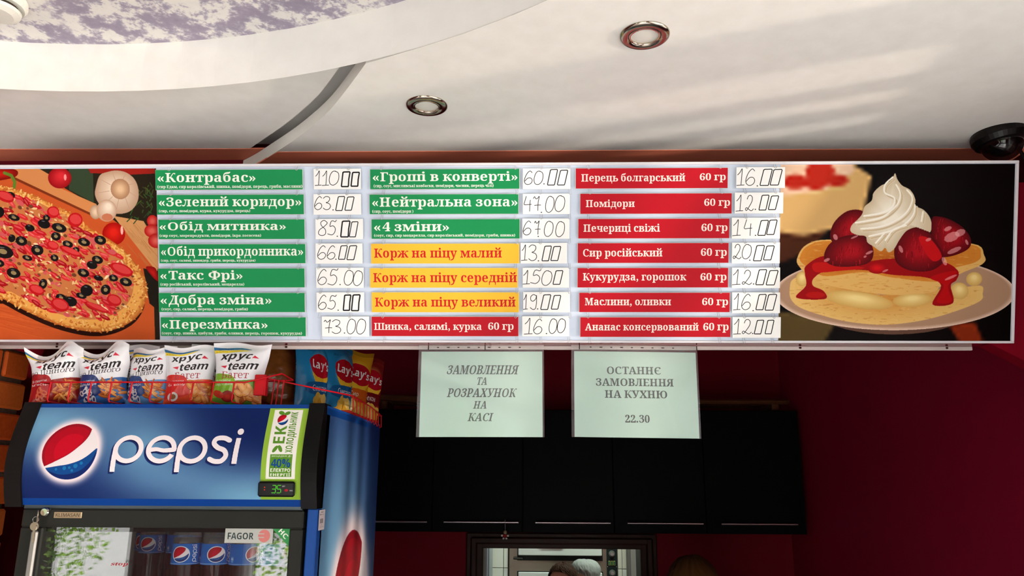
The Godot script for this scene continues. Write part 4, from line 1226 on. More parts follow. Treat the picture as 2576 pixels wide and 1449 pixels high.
	words(lb, "СЕВАСТ", sans, Vector2(34, 34), Vector2(72, 0), Vector2(0, -14), rgb(80, 70, 80))
	words(lb, "MSH", sans, Vector2(22, 62), Vector2(30, 0), Vector2(0, -14), rgb(50, 44, 54))
	words(lb, "Тelefon 32", sans_thin, Vector2(54, 60), Vector2(62, 0), Vector2(0, -10), rgb(90, 80, 90))
	for i in 26:
		if (i * 7) % 5 != 0:
			lb.fill_rect(Rect2i(28 + i * 3, 104, 2, 56), rgb(60, 54, 60))
	words(lb, "0371", sans_thin, Vector2(50, 186), Vector2(36, 0), Vector2(0, -12), rgb(80, 72, 82))
	words(lb, "ФЕДЕРАЦІЯ", sans_thin, Vector2(30, 208), Vector2(84, 0), Vector2(0, -10), rgb(80, 72, 82))
	part(f, "inventory_label", grid(1, 1, func(u: float, v: float) -> Vector3: return Vector3(-0.4438, lerpf(1.886, 1.845, v), lerpf(-1.674, -1.722, u)) - o), printed("inventory_label", lb, 0.5))
	bottles()


func key_shape() -> ArrayMesh:
	var pts := PackedVector2Array()
	for p in oval(0, 0, 0.009, 0.0085, 0, 22, deg_to_rad(-75), deg_to_rad(255)):
		pts.append(p)
	pts.append_array([Vector2(-0.0026, -0.03), Vector2(-0.0012, -0.034), Vector2(0.001, -0.031), Vector2(0.0024, -0.028), Vector2(0.0012, -0.025), Vector2(0.0026, -0.021), Vector2(0.0016, -0.018)])
	return prism(pts, -0.0009, 0.0009)


func seven_segments(parent: Node, digit: String, x: float, m: Material) -> void:
	var on: String = {"3": "abgcd", "5": "afgcd"}[digit]
	var w := 0.0085
	var h := 0.015
	var bars := {"a": [0, h / 2, 1], "g": [0, 0, 1], "d": [0, -h / 2, 1], "b": [w / 2, h / 4, 0], "c": [w / 2, -h / 4, 0], "f": [-w / 2, h / 4, 0]}
	for k in on:
		var b: Array = bars[k]
		part(parent, "digits", block(Vector3(w * 0.8 if b[2] else 0.0012, 0.0012 if b[2] else h * 0.42, 0.0004), 0.0), m, Vector3(x + b[0] + b[1] * 0.12 + 0.006, b[1] + 0.0005, 0.0043))


func bottle_label() -> Image:
	var im := canvas(512, 128, rgb(26, 98, 182))
	for k in 2:
		var x := 70.0 + k * 256.0
		poly(im, oval(x, 64, 52, 50, 0, 30), rgb(226, 230, 236))
		emblem(im, Transform2D(0.0, Vector2(46, 45), 0.0, Vector2(x, 64)))
		wordmark(im, Transform2D(-PI / 2, Vector2(0.33, 0.33), 0.0, Vector2(x + 62, 112)), rgb(236, 240, 244))
		im.fill_rect(Rect2i(int(x) + 118, 78, 18, 34), rgb(90, 146, 206))
		words(im, "0,5", sans, Vector2(x + 119, 98), Vector2(16, 0), Vector2(0, -12), rgb(230, 238, 246))
	im.fill_rect(Rect2i(0, 120, 512, 3), rgb(150, 190, 226))
	return im


func bottles() -> void:
	var cola := mat("cola", rgb(30, 10, 8), 0.04)
	var clear := pane("bottle_plastic", Color(0.85, 0.9, 0.92), 0.12, 0.05)
	var wrap := printed("bottle_label", bottle_label(), 0.25)
	var cap := mat("blue_cap", rgb(26, 86, 176), 0.4)
	var first := thing("soda_bottle", "", "bottle", Vector3.ZERO, "cola bottles behind the fridge glass")
	part(first, "cola", lathe([Vector2(0.0, 0.002), Vector2(0.024, 0.002), Vector2(0.030, 0.008), Vector2(0.0305, 0.06), Vector2(0.0285, 0.09), Vector2(0.0305, 0.12), Vector2(0.031, 0.165), Vector2(0.029, 0.182), Vector2(0.0, 0.182)], 24), cola)
	part(first, "neck", lathe([Vector2(0.0315, 0.165), Vector2(0.0305, 0.180), Vector2(0.025, 0.196), Vector2(0.016, 0.210), Vector2(0.0125, 0.220), Vector2(0.0125, 0.232)], 24), clear)
	part(first, "label", grid(28, 1, func(u: float, v: float) -> Vector3: return Vector3(cos(-u * TAU + PI * 0.78) * 0.0318, lerpf(0.171, 0.127, v), sin(-u * TAU + PI * 0.78) * 0.0318), false), wrap)
	part(first, "cap", lathe([Vector2(0.0, 0.236), Vector2(0.0135, 0.236), Vector2(0.0145, 0.233), Vector2(0.0145, 0.220), Vector2(0.013, 0.219)], 16, true), cap)
	var rows := [[-0.7685, -1.800, 0.0, "front cola bottle with its round emblem facing out"], [-0.7035, -1.802, 24.0, "front cola bottle second from the left of its row"], [-0.6385, -1.798, 62.0, "front cola bottle third in its row under the sticker"], [-0.735, -1.868, 15.0, "cola bottle in the second row between two front bottles"], [-0.67, -1.868, 40.0, "cola bottle in the second row behind the maker sticker"], [-1.010, -2.12, -10.0, "small looking rear cola bottle at the far left"], [-0.968, -2.055, 4.0, "rear cola bottle leftmost in the dark glass"], [-0.9, -2.06, 60.0, "rear cola bottle second from left in the dark"], [-0.832, -2.04, -40.0, "rear cola bottle just left of the front row"], [-0.574, -1.80, 90.0, "front cola bottle at the right end of its row"]]
	for i in rows.size():
		var b: Node3D = first if i == 0 else first.duplicate()
		if i > 0:
			b.name = numbered("soda_bottle")
			add_child(b)
		b.position = Vector3(rows[i][0], 1.6385, rows[i][1])
		b.rotation_degrees.y = rows[i][2]
		b.set_meta("label", rows[i][3])


# ---------- bar cabinets ----------

func cabinets() -> void:
	var black := mat("black_laminate", rgb(9, 8, 8), 0.5, 0.0, 0.16)
	var steel := mat("brushed_steel", rgb(190, 182, 186), 0.28, 1.0)
	var xs := [-0.89, -0.466, -0.042, 0.381, 0.806, 1.268]
	var which := ["partly behind the fridge", "with a little charm on its handle", "in the middle over the hatch", "second from the right", "at the right end by the wall"]
	for i in 5:
		var c := thing("wall_cabinet", "black wall cabinet with a steel bar handle, %s" % which[i], "cabinet", Vector3((xs[i] + xs[i + 1]) / 2.0, 1.713, -3.93), "black wall cabinets of the bar")
		var w: float = xs[i + 1] - xs[i]
		piece(c, "body", Vector3(-w / 2.0, 0, -0.168), Vector3(w / 2.0, 0.565, 0.158), black)
		var dw := w - 0.004 if i < 4 else w - 0.03
		var dx := 0.0 if i < 4 else -0.013
		var door := part(c, "door", block(Vector3(dw, 0.561, 0.018), 0.0015), black, Vector3(dx, 0.2825, 0.169))
		var hw := 0.346
		var hx := 0.02 if i < 4 else 0.019
		var handle := part(door, "handle", tube([Vector3(hx - hw / 2, -0.236, 0.032), Vector3(hx + hw / 2, -0.236, 0.032)], 0.005, 10), steel)
		for s in [-0.7, 0.7]:
			part(handle, "bracket", tube([Vector3(hx + s * hw / 2, -0.236, 0.009), Vector3(hx + s * hw / 2, -0.236, 0.03)], 0.004, 8), steel)
	# long boards kept on top
	var wood := grained("dark_wood", rgb(66, 38, 20), rgb(92, 54, 28), Vector3(1, 14, 14), 0.35)
	var a := thing("picture_frame", "dark wooden frame lying on the cabinets behind the snack bags", "frame", Vector3(-0.60, 2.278, -3.83))
	part(a, "rail", block(Vector3(0.58, 0.03, 0.03), 0.004), wood, Vector3(0.02, 0.052, 0.04), Vector3(0, 0, -2.5))
	part(a, "rail", block(Vector3(0.58, 0.03, 0.03), 0.004), wood, Vector3(0.02, 0.052, -0.16), Vector3(0, 0, -2.5))
	part(a, "foot", block(Vector3(0.03, 0.045, 0.2), 0.003), wood, Vector3(-0.12, 0.0225, -0.06))
	part(a, "foot", block(Vector3(0.03, 0.034, 0.2), 0.003), wood, Vector3(0.22, 0.017, -0.06))
	var b := thing("picture_frame", "dark wooden frame lying on the right-hand cabinets", "frame", Vector3(0.95, 2.278, -3.83))
	part(b, "rail", block(Vector3(0.58, 0.022, 0.03), 0.008), wood, Vector3(0.0, 0.044, 0.04))
	part(b, "rail", block(Vector3(0.58, 0.022, 0.03), 0.008), wood, Vector3(0.0, 0.044, -0.16))
	part(b, "foot", block(Vector3(0.035, 0.034, 0.22), 0.003), wood, Vector3(0.22, 0.017, -0.06))
	part(b, "foot", block(Vector3(0.035, 0.034, 0.22), 0.003), wood, Vector3(-0.22, 0.017, -0.06))
	# bead doll on the second handle
	var d := thing("bead_charm", "tiny bead doll charm hanging from a cabinet handle", "charm", Vector3(-0.123, 1.764, -3.7215))
	part(d, "string", tube([Vector3(0, 0.006, -0.009), Vector3(0, 0.0065, 0), Vector3(0.0, -0.001, 0.006), Vector3(0.001, -0.04, 0.004)], 0.0011, 5), mat("pale_string", rgb(190, 186, 180), 0.6))
	part(d, "head", lathe([Vector2(0.0, 0.009), Vector2(0.006, 0.007), Vector2(0.0085, 0.001), Vector2(0.0075, -0.006), Vector2(0.0, -0.009)], 14), mat("tan_bead", rgb(150, 134, 104), 0.5), Vector3(0.001, -0.048, 0.004))
	part(d, "body", ball(0.009, Vector3(1, 1.0, 0.8)), mat("red_bead", rgb(150, 26, 34), 0.4), Vector3(0.0, -0.064, 0.004))
	for p in [Vector3(-0.0135, -0.0625, 0.004), Vector3(0.0135, -0.0625, 0.004), Vector3(-0.0065, -0.0745, 0.005), Vector3(0.0065, -0.0745, 0.005)]:
		part(d, "limb", ball(0.0052, Vector3(1, 0.9, 0.9), 10), mat("white_bead", rgb(214, 200, 190), 0.4), p)


# ---------- hatch and kitchen ----------

func kitchen() -> void:
	var frame_wood := grained("hatch_wood", rgb(40, 14, 9), rgb(52, 22, 14), Vector3(12, 2, 12), 0.45)
	var h := structure("window_3")
	# moulded frame round the hatch, two steps deep
	for s in [-1, 1]:
		var x0 := -0.327 if s < 0 else 0.623
		var x1 := -0.243 if s < 0 else 0.541
		piece(h, "jamb_moulding", Vector3(minf(x0, x1), 0.90, -4.10), Vector3(maxf(x0, x1), 1.69, -4.075), frame_wood, 0.004)
		piece(h, "jamb_moulding", Vector3(minf(x0 + s * -0.02, x0 + s * -0.055), 0.90, -4.08), Vector3(maxf(x0 + s * -0.02, x0 + s * -0.055), 1.672, -4.06), frame_wood, 0.008)
		piece(h, "jamb_board", Vector3(minf(x1, x1 + s * 0.075), 0.95, -4.27), Vector3(maxf(x1, x1 + s * 0.075), 1.676, -4.10), frame_wood, 0.003)
	piece(h, "head_moulding", Vector3(-0.327, 1.617, -4.10), Vector3(0.623, 1.69, -4.076), frame_wood, 0.004)
	piece(h, "head_moulding", Vector3(-0.307, 1.637, -4.08), Vector3(0.603, 1.672, -4.061), frame_wood, 0.008)
	piece(h, "head_board", Vector3(-0.31, 1.615, -4.27), Vector3(0.606, 1.676, -4.10), frame_wood, 0.003)
	# kitchen box
	var white := mat("kitchen_paint", rgb(220, 222, 218), 0.7)
	slab("wall_kitchen_left", Vector3(-1.7, 0, -6.5), Vector3(-1.6, 2.9, -4.25), white)
	slab("wall_kitchen_right", Vector3(1.9, 0, -6.5), Vector3(2.0, 2.9, -4.25), white)
	slab("ceiling_kitchen", Vector3(-1.7, 2.8, -6.5), Vector3(2.0, 2.9, -4.25), white)
	slab("wall_kitchen_front", Vector3(1.45, 0, -4.3), Vector3(2.0, 2.9, -4.25), white)
	var wall := structure("wall_kitchen")
	var grout := mat("grout", rgb(150, 142, 128), 0.9)
	piece(wall, "grout", Vector3(-1.7, 0, -6.5), Vector3(2.0, 2.9, -6.03), grout)
	piece(wall, "grout", Vector3(-1.7, 0, -6.03), Vector3(-0.162, 2.9, -5.632), grout)
	piece(wall, "grout", Vector3(0.593, 0, -6.03), Vector3(2.0, 2.9, -5.632), grout)
	var glaze := [mat("glazed_tile", rgb(224, 218, 204), 0.2), mat("glazed_tile_warm", rgb(218, 210, 194), 0.2), mat("glazed_tile_cool", rgb(226, 222, 212), 0.2)]
	var tile := block(Vector3(0.196, 0.246, 0.012), 0.002)
	var narrow := block(Vector3(0.028, 0.246, 0.012), 0.002)
	for j in 7:
		var y := 0.987 - 0.25 + j * 0.25
		for i in 5:
			part(wall, "tile", tile, glaze[(i * 5 + j * 3 + i * j) % 3], Vector3(-0.295 - i * 0.2, y, -5.628))
			part(wall, "tile", tile, glaze[(i * 2 + j * 5 + 1) % 3], Vector3(0.718 + i * 0.2, y, -5.628))
		part(wall, "tile", narrow, glaze[j % 3], Vector3(-0.179, y, -5.628))
		part(wall, "tile", narrow, glaze[(j + 1) % 3], Vector3(0.603, y, -5.628))
	# kitchen lamp out of view, placed to light the tiles and oven
	var lamp := thing("unseen_kitchen_lamp", "unseen long white tube lamp on the kitchen ceiling, lighting tiles and oven", "lamp", Vector3(0.8, 2.8, -5.0))
	piece(lamp, "housing", Vector3(-0.62, -0.07, -0.08), Vector3(0.62, 0, 0.08), mat("lamp_housing", rgb(230, 230, 228), 0.5), 0.005)
	var glow := mat("tube_glow", Color.WHITE, 0.5)
	glow.emission_enabled = true
	glow.emission = rgb(232, 255, 244)
	glow.emission_energy_multiplier = 0.8
	for z in [-0.035, 0.035]:
		part(lamp, "tube", tube([Vector3(-0.58, -0.088, z), Vector3(0.58, -0.088, z)], 0.013, 10), glow)
	var l := AreaLight3D.new()
	l.name = "unseen_tube_light"
	l.area_size = Vector2(1.16, 0.12)
	l.light_color = rgb(228, 255, 242)
	l.light_energy = 3.6
	l.shadow_enabled = true
	l.rotation_degrees = Vector3(-90, 0, 0)
	l.position = Vector3(0, -0.11, 0)
	l.area_range = 8.0
	lamp.add_child(l)
	# deck oven
	var steel := mat("oven_steel", rgb(150, 138, 124), 0.38, 0.9)
	var oven := thing("deck_oven", "steel deck oven with two pale doors and a black knob panel", "oven", Vector3(0.214, 0, -5.82))
	var o := Vector3(0.214, 0, -5.82)
	piece(oven, "body", Vector3(-0.157, 0.9, -6.02) - o, Vector3(0.588, 1.72, -5.61) - o, steel, 0.006)
	piece(oven, "stand", Vector3(-0.14, 0.0, -6.0) - o, Vector3(0.57, 0.9, -5.64) - o, steel, 0.004)
	var black := mat("oven_black", rgb(24, 26, 26), 0.35)
	for y in [1.449, 1.155]:
		piece(oven, "door_recess", Vector3(-0.1, y - 0.035, -5.613) - o, Vector3(0.485, y + 0.19, -5.607) - o, black)
		var door := piece(oven, "door", Vector3(-0.093, y, -5.612) - o, Vector3(0.478, y + 0.185, -5.585) - o, mat("oven_door", rgb(206, 204, 198), 0.3, 0.2), 0.004)
		part(door, "handle", block(Vector3(0.158, 0.03, 0.02), 0.004), black, Vector3(-0.045, -0.008 if y > 1.3 else 0.02, 0.024) + Vector3(0, 0.0 if y > 1.3 else -0.03, 0))
		for s in [-0.042, 0.042]:
			part(door, "rivet", ball(0.003, Vector3.ONE, 8), mat("chrome", rgb(210, 206, 200), 0.12, 1.0), Vector3(-0.045 + s, -0.006 if y > 1.3 else -0.01, 0.034))
		part(oven, "hinge", tube([Vector3(-0.125, y - 0.02, -5.59) - o, Vector3(-0.062, y - 0.022, -5.575) - o], 0.008, 8), mat("dark_steel", rgb(90, 84, 78), 0.3, 0.9))
	var panel := piece(oven, "knob_panel", Vector3(0.512, 0.95, -5.614) - o, Vector3(0.583, 1.70, -5.602) - o, mat("panel_black", rgb(24, 34, 34), 0.3), 0.002)
	var pc := Vector3(0.5475, 1.325, -5.608)
	for y in [1.462, 1.338]:
		part(panel, "knob", lathe([Vector2(0.0, 0.02), Vector2(0.012, 0.02), Vector2(0.013, 0.006), Vector2(0.013, 0.0), Vector2(0.0, 0.0)], 18, true), mat("knob_metal", rgb(190, 192, 192), 0.25, 0.8), Vector3(0.5475, y, -5.602) - pc, Vector3(90, 0, 0))
		part(panel, "knob_skirt", lathe([Vector2(0.0, 0.005), Vector2(0.020, 0.005), Vector2(0.022, 0.0)], 18, true), mat("knob_skirt", rgb(92, 92, 82), 0.4), Vector3(0.5475, y, -5.602) - pc, Vector3(90, 0, 0))
	for k in 3:
		var sw := part(panel, "switch", block(Vector3(0.013, 0.03, 0.006), 0.001), mat("switch_gold", rgb(150, 140, 70), 0.4), Vector3(0.5295 + k * 0.0165, 1.402, -5.601) - pc)
		part(sw, "rocker", block(Vector3(0.009, 0.024, 0.005), 0.001), mat("switch_green", rgb(24, 84, 60), 0.3), Vector3(0, 0, 0.002))
	for x in [0.517, 0.578]:
		part(panel, "screw", ball(0.003, Vector3.ONE, 8), mat("chrome", rgb(210, 206, 200), 0.12, 1.0), Vector3(x, 1.378, -5.602) - pc)
	# steel sheet at the left edge of the hatch and the side of a tall unit at the right
	var sheet := thing("steel_cupboard", "tall steel cupboard seen at the left edge of the hatch", "cupboard", Vector3(-0.72, 0, -5.3))
	piece(sheet, "body", Vector3(-0.42, 0, -0.3), Vector3(0.452, 2.0, 0.1), mat("pale_steel", rgb(150, 158, 166), 0.3, 0.8), 0.004)
	piece(sheet, "door", Vector3(-0.40, 0.1, 0.1), Vector3(0.44, 1.95, 0.115), mat("pale_steel", rgb(150, 158, 166), 0.3, 0.8), 0.004)
	var tall := thing("grey_fridge", "tall grey unit seen at the right edge of the hatch", "fridge", Vector3(1.025, 0, -5.62))
	piece(tall, "body", Vector3(-0.38, 0, 0.005), Vector3(0.35, 1.95, 0.15), mat("unit_grey", rgb(112, 104, 100), 0.5), 0.006)
	piece(tall, "door", Vector3(-0.37, 0.1, 0.15), Vector3(0.34, 1.9, 0.165), mat("unit_grey", rgb(112, 104, 100), 0.5), 0.004)


# ---------- hanging paper signs ----------

func signs() -> void:
	var film := pane("clear_film", Color(0.95, 0.9, 0.93), 0.10, 0.06)
	var strip := pane("milky_film", Color(0.86, 0.84, 0.82), 0.45, 0.2)
	var paper := mat("mint_paper", rgb(184, 214, 200), 0.8)
	var ink := mat("sign_ink", rgb(66, 80, 76), 0.7)
	var hole := mat("punch_hole", rgb(40, 10, 14), 0.9)
	var sets := [
		["mint paper sign in a clear sleeve with five lines of italic lettering", -0.1195, 0.0, 0.15, [["ЗАМОВЛЕННЯ", 1123.5, 1307, 922, 945], ["ТА", 1199, 1229.5, 953, 972], ["РОЗРАХУНОК", 1125.5, 1302, 981, 1003], ["НА", 1192, 1229.5, 1013, 1032], ["КАСІ", 1178.5, 1243.5, 1043, 1063]], 0.28],
		["mint paper sign in a clear sleeve ending with the time 22.30", 0.2455, 1.2, -0.45, [["ОСТАННЄ", 1526.5, 1661, 925, 944], ["ЗАМОВЛЕННЯ", 1498.5, 1692, 955, 974], ["НА КУХНЮ", 1520.5, 1675, 985, 1004], ["22.30", 1570, 1630, 1046, 1065]], 0.0],
	]
	for q: Array in sets:
		var t := thing("paper_sign", q[0], "sign", Vector3(q[1], 2.2625, -1.835), "mint paper signs hanging under the lintel")
		t.rotation_degrees = Vector3(0, q[2], q[3])
		var bend := func(x: float, y: float) -> float: return 0.0016 * sin(x * 17.0 + y * 9.0 + q[1] * 30.0) * minf(1.0, -y * 12.0)
		part(t, "paper", grid(14, 10, func(u: float, v: float) -> Vector3:
			var x := lerpf(-0.1445, 0.1445, u)
			var y := lerpf(-0.0150, -0.2160, v)
			return Vector3(x, y, bend.call(x, y))), paper)
		part(t, "sleeve", grid(14, 10, func(u: float, v: float) -> Vector3:
			var x := lerpf(-0.1515, 0.1485, u)
			var y := lerpf(0.0, -0.2165, v)
			return Vector3(x, y, bend.call(x, y) + 0.0012)), film)
		part(t, "punched_strip", grid(14, 1, func(u: float, v: float) -> Vector3:
			var x := lerpf(-0.1515, 0.1485, u)
			var y := lerpf(0.0, -0.009, v) - 0.0012 * sin(u * 9.0) * v
			return Vector3(x, y, 0.0016)), strip)
		for k in 9:
			part(t, "punch_hole", prism(oval(0, 0, 0.0042 if k % 2 else 0.0028, 0.0011, 0, 12), 0.0, 0.0002), hole, Vector3(-0.105 + k * 0.0245, -0.0052, 0.0019))
		# lettering, rows as printed
		for l: Array in q[4]:
			var mid: float = q[1]
			var px := 0.000943
			var cx := 1211.5 if q[1] < 0.0 else 1596.0
			var x0: float = (l[1] - cx) * px - 0.0005 + (0.0 if q[1] < 0.0 else -0.001)
			var x1: float = (l[2] - cx) * px - 0.0005 + (0.0 if q[1] < 0.0 else -0.001)
			var y1: float = -0.0155 - (l[3] - 887.0) * 0.000932
			var y0: float = -0.0155 - (l[4] - 887.0) * 0.000932
			var o := lettering(t, l[0], serif, [x0, x1, y0, y1], 0.0, ink, q[5])
			o.mesh = laid(o.mesh, o.transform, func(p: Vector3) -> Vector3: return Vector3(p.x, p.y, bend.call(p.x, p.y) + 0.0005))
			o.transform = Transform3D()
		for p: float in ([-0.128, 0.008] if q[1] < 0.0 else [-0.132, 0.147]):
			part(t, "pin", tube([Vector3(p, 0.0, 0.0025), Vector3(p, -0.011, 0.003)], 0.0011, 6), mat("black_pin", rgb(30, 12, 14), 0.3))


# ---------- snack bags and their red wire baskets ----------

func crumbs(im: Image, r: RandomNumberGenerator, x0: float, x1: float, y0: float, y1: float, n: int, stick: bool) -> void:
	for i in n:
		var p := Vector2(r.randf_range(x0, x1), r.randf_range(y0, y1))
		var turn := r.randf_range(-70, 70)
		var w := r.randf_range(26, 42)
		var c: Color = [rgb(214, 128, 54), rgb(196, 106, 40), rgb(226, 150, 76), rgb(180, 88, 34)][r.randi() % 4]
		poly(im, oval(p.x, p.y + 3, w, w * (0.28 if stick else 0.6), turn, 12), rgb(136, 58, 22))
		poly(im, oval(p.x, p.y, w, w * (0.26 if stick else 0.56), turn, 12), c)
		poly(im, oval(p.x - 3, p.y - 3, w * 0.6, w * (0.1 if stick else 0.25), turn, 10), c.lerp(rgb(250, 206, 140), 0.4))


func crouton_bag(kind: String) -> Image:
	var r := RandomNumberGenerator.new()
	r.seed = kind.length() * 13 + kind.unicode_at(0)
	var im := canvas(360, 420, rgb(234, 232, 236))
	var baget := kind.begins_with("baguette")
	var low: Color = {"draught_red": rgb(164, 26, 30), "draught_navy": rgb(34, 52, 112), "draught_blue": rgb(40, 66, 126), "baguette_red": rgb(214, 46, 38), "baguette_green": rgb(128, 176, 44)}[kind]
	var under := {"draught_red": rgb(150, 30, 24), "draught_navy": rgb(50, 96, 158), "draught_blue": rgb(96, 146, 196), "baguette_red": rgb(226, 76, 40), "baguette_green": rgb(96, 140, 36)}[kind] as Color
	poly(im, PackedVector2Array([Vector2(0, 290), Vector2(60, 280), Vector2(200, 268), Vector2(360, 250), Vector2(360, 420), Vector2(0, 420)]), under)
	poly(im, smooth([Vector2(-10, 236), Vector2(120, 230), Vector2(165, 250), Vector2(190, 300), Vector2(186, 360), Vector2(60, 380), Vector2(-10, 372)]), low)
	# flag ribbon
	poly(im, smooth([Vector2(-10, 30), Vector2(80, 44), Vector2(170, 36), Vector2(240, 40), Vector2(170, 52), Vector2(80, 60), Vector2(-10, 52)]), rgb(40, 104, 150))
	poly(im, smooth([Vector2(-10, 54), Vector2(80, 62), Vector2(170, 54), Vector2(230, 50), Vector2(170, 68), Vector2(80, 80), Vector2(-10, 76)]), rgb(232, 206, 50))
	words(im, "ВИРОБЛЕНО", sans_thin, Vector2(30, 54), Vector2(90, 3), Vector2(0, -9), rgb(20, 50, 90))
	words(im, "В УКРАЇНІ", sans_thin, Vector2(16, 74), Vector2(74, 0), Vector2(0, -8), rgb(90, 80, 20))
	var ink := rgb(28, 24, 28)
	words(im, "хрус", sans, Vector2(44, 148), Vector2(206, -18), Vector2(14, -56), ink)
	words(im, "team", sans, Vector2(106, 202), Vector2(206, -16), Vector2(10, -52), ink)
	poly(im, PackedVector2Array([Vector2(262, 108), Vector2(276, 86), Vector2(308, 108)]), rgb(206, 40, 64))
	poly(im, PackedVector2Array([Vector2(56, 174), Vector2(104, 168), Vector2(96, 190)]), rgb(206, 40, 64))
	if baget:
		words(im, "Багет", serif_thin, Vector2(74, 258), Vector2(196, -8), Vector2(0, -46), rgb(170, 48, 62))
	else:
		words(im, "до Пінного", serif_thin, Vector2(10, 250), Vector2(310, -24), Vector2(6, -46), rgb(58, 52, 58))
	words(im, "зі смаком", sans_thin, Vector2(26, 282), Vector2(120, -4), Vector2(0, -18), rgb(226, 222, 220))
	words(im, {"draught_red": "м'ясця", "draught_navy": "кальмара", "draught_blue": "кальмара", "baguette_red": "бекону", "baguette_green": "сиру та зелені"}[kind], sans_thin, Vector2(26, 308), Vector2(136, -4), Vector2(0, -20), rgb(226, 222, 220))
	if kind.begins_with("draught_"):
		for i in 8:
			var p := Vector2(r.randf_range(40, 150), r.randf_range(320, 400))
			poly(im, oval(p.x, p.y, 24, 15, r.randf() * 180, 16), rgb(214, 206, 206) if kind != "draught_red" else rgb(196, 96, 60))
			poly(im, oval(p.x, p.y, 13, 7, r.randf() * 180, 12), low)
		crumbs(im, r, 200, 345, 280, 400, 26, true)
	else:
		if kind == "baguette_green":
			blob(im, oval(130, 372, 50, 36), rgb(130, 20, 14), rgb(206, 60, 40))
			poly(im, oval(60, 360, 46, 22, 20), rgb(190, 50, 30))
		else:
			poly(im, oval(70, 372, 40, 30), rgb(220, 214, 206))
			poly(im, oval(70, 372, 24, 17), rgb(150, 90, 50))
		crumbs(im, r, 190, 340, 270, 400, 26, false)
	im.fill_rect(Rect2i(0, 0, 360, 16), rgb(238, 234, 236))
	return im


func chip_bag(kind: String) -> Image:
	var r := RandomNumberGenerator.new()
	r.seed = 77 + kind.length()
	var base: Color = {"sea_blue": rgb(38, 132, 186), "cheese": rgb(222, 156, 30), "bacon": rgb(150, 40, 34), "brown": rgb(150, 84, 36)}[kind]
	var im := canvas(300, 420, base)
	if kind == "brown":
		for i in 30:
			poly(im, oval(r.randf_range(0, 300), r.randf_range(0, 420), 40, 12, r.randf() * 180, 12), base.lerp(rgb(90, 44, 18), r.randf() * 0.5))
		return im
	im.fill_rect(Rect2i(0, 0, 300, 26), base.lerp(Color.BLACK, 0.18))
	blob(im, oval(176, 160, 108, 110), base, rgb(214, 226, 236) if kind == "sea_blue" else rgb(250, 214, 100), Vector2.ZERO, 5)
	poly(im, oval(186, 172, 92, 82), rgb(244, 190, 50))
	poly(im, smooth([Vector2(84, 120), Vector2(140, 86), Vector2(220, 90), Vector2(284, 130), Vector2(280, 190), Vector2(200, 216), Vector2(120, 200), Vector2(88, 170)]), rgb(190, 22, 36))
	words(im, "Lay's", sans, Vector2(98, 176), Vector2(170, 12), Vector2(10, -62), rgb(246, 242, 240))
	poly(im, smooth([Vector2(60, 250), Vector2(180, 236), Vector2(300, 246), Vector2(300, 300), Vector2(180, 312), Vector2(60, 296)]), {"sea_blue": rgb(28, 94, 150), "cheese": rgb(206, 90, 24), "bacon": rgb(110, 18, 22)}[kind])
	words(im, {"sea_blue": "Сметана", "cheese": "Сир", "bacon": "Бекон"}[kind], sans_thin, Vector2(110, 288), Vector2({"sea_blue": 140, "cheese": 76, "bacon": 110}[kind], 0), Vector2(0, -32), rgb(248, 238, 228))
	for i in 16:
		poly(im, oval(r.randf_range(100, 280), r.randf_range(330, 405), 40, 26, r.randf() * 90, 18), [rgb(236, 184, 74), rgb(224, 164, 52), rgb(244, 204, 110)][i % 3])
	if kind == "sea_blue":
		words(im, "28.07.17", sans_thin, Vector2(70, 66), Vector2(70, 0), Vector2(0, -14), rgb(20, 44, 70))
	return im


func bag(label: String, skin_: Material, at: Vector3, size: Vector3, turn: Vector3, group: String, dents: int, flare := 0.1, crumple := 0.0) -> Node3D:
	var t := thing("snack_bag", label, "snack bag", at, group)
	t.rotation_degrees = turn
	var n := FastNoiseLite.new()
	n.seed = dents
	n.frequency = 1.0
	var shape := func(u: float, v: float, side: float) -> Vector3:
		var a := absf(2.0 * u - 1.0)
		var full := pow(maxf(0.0, 1.0 - pow(a, 3.0)), 0.6) * pow(maxf(0.0, sin(PI * clampf((v - 0.07) / 0.93, 0.0, 1.0))), 0.55)
		var wide := lerpf(1.0 + flare, 1.0 - flare * 0.5, smoothstep(0.0, 0.75, v)) * (1.0 - 0.08 * sin(PI * v))
		var x := (u - 0.5) * size.x * wide
		var y := (1.0 - v) * size.y
		var wrinkle := 0.16 * absf(n.get_noise_3d(u * 4.0 + 3.0, v * 5.0, side)) + 0.12 * n.get_noise_3d(u * 5.0, v * 6.0, side * 3.0) + 0.10 * n.get_noise_3d(u * 11.0, v * 3.0, side * 9.0) + 0.08 * absf(sin(u * 9.0 + 4.0 * n.get_noise_2d(v * 3.0, u))) * smoothstep(0.35, 0.05, v)
		var z := side * size.z * 0.5 * maxf(0.02, full + wrinkle * (0.25 + full))
		if crumple > 0.0:
			var k := smoothstep(0.42, 0.0, v) * crumple
			z += k * size.y * (0.30 * sin(u * 5.0 + dents) + 0.16)
			y -= k * size.y * (0.16 + 0.16 * sin(u * 7.5 + dents * 2.0))
		elif v < 0.3:
			z += smoothstep(0.3, 0.0, v) * size.z * 0.22 * sin(u * 6.0 + dents)
			y -= smoothstep(0.3, 0.0, v) * size.y * 0.03 * sin(u * 7.0 + dents)
		return Vector3(x, y, z)
	var pouch := part(t, "pouch", grid(22, 26, func(u: float, v: float) -> Vector3: return shape.call(u, v, 1.0)), skin_)
	part(pouch, "back_foil", grid(22, 26, func(u: float, v: float) -> Vector3: return shape.call(1.0 - u, v, -1.0)), skin_)
	return t


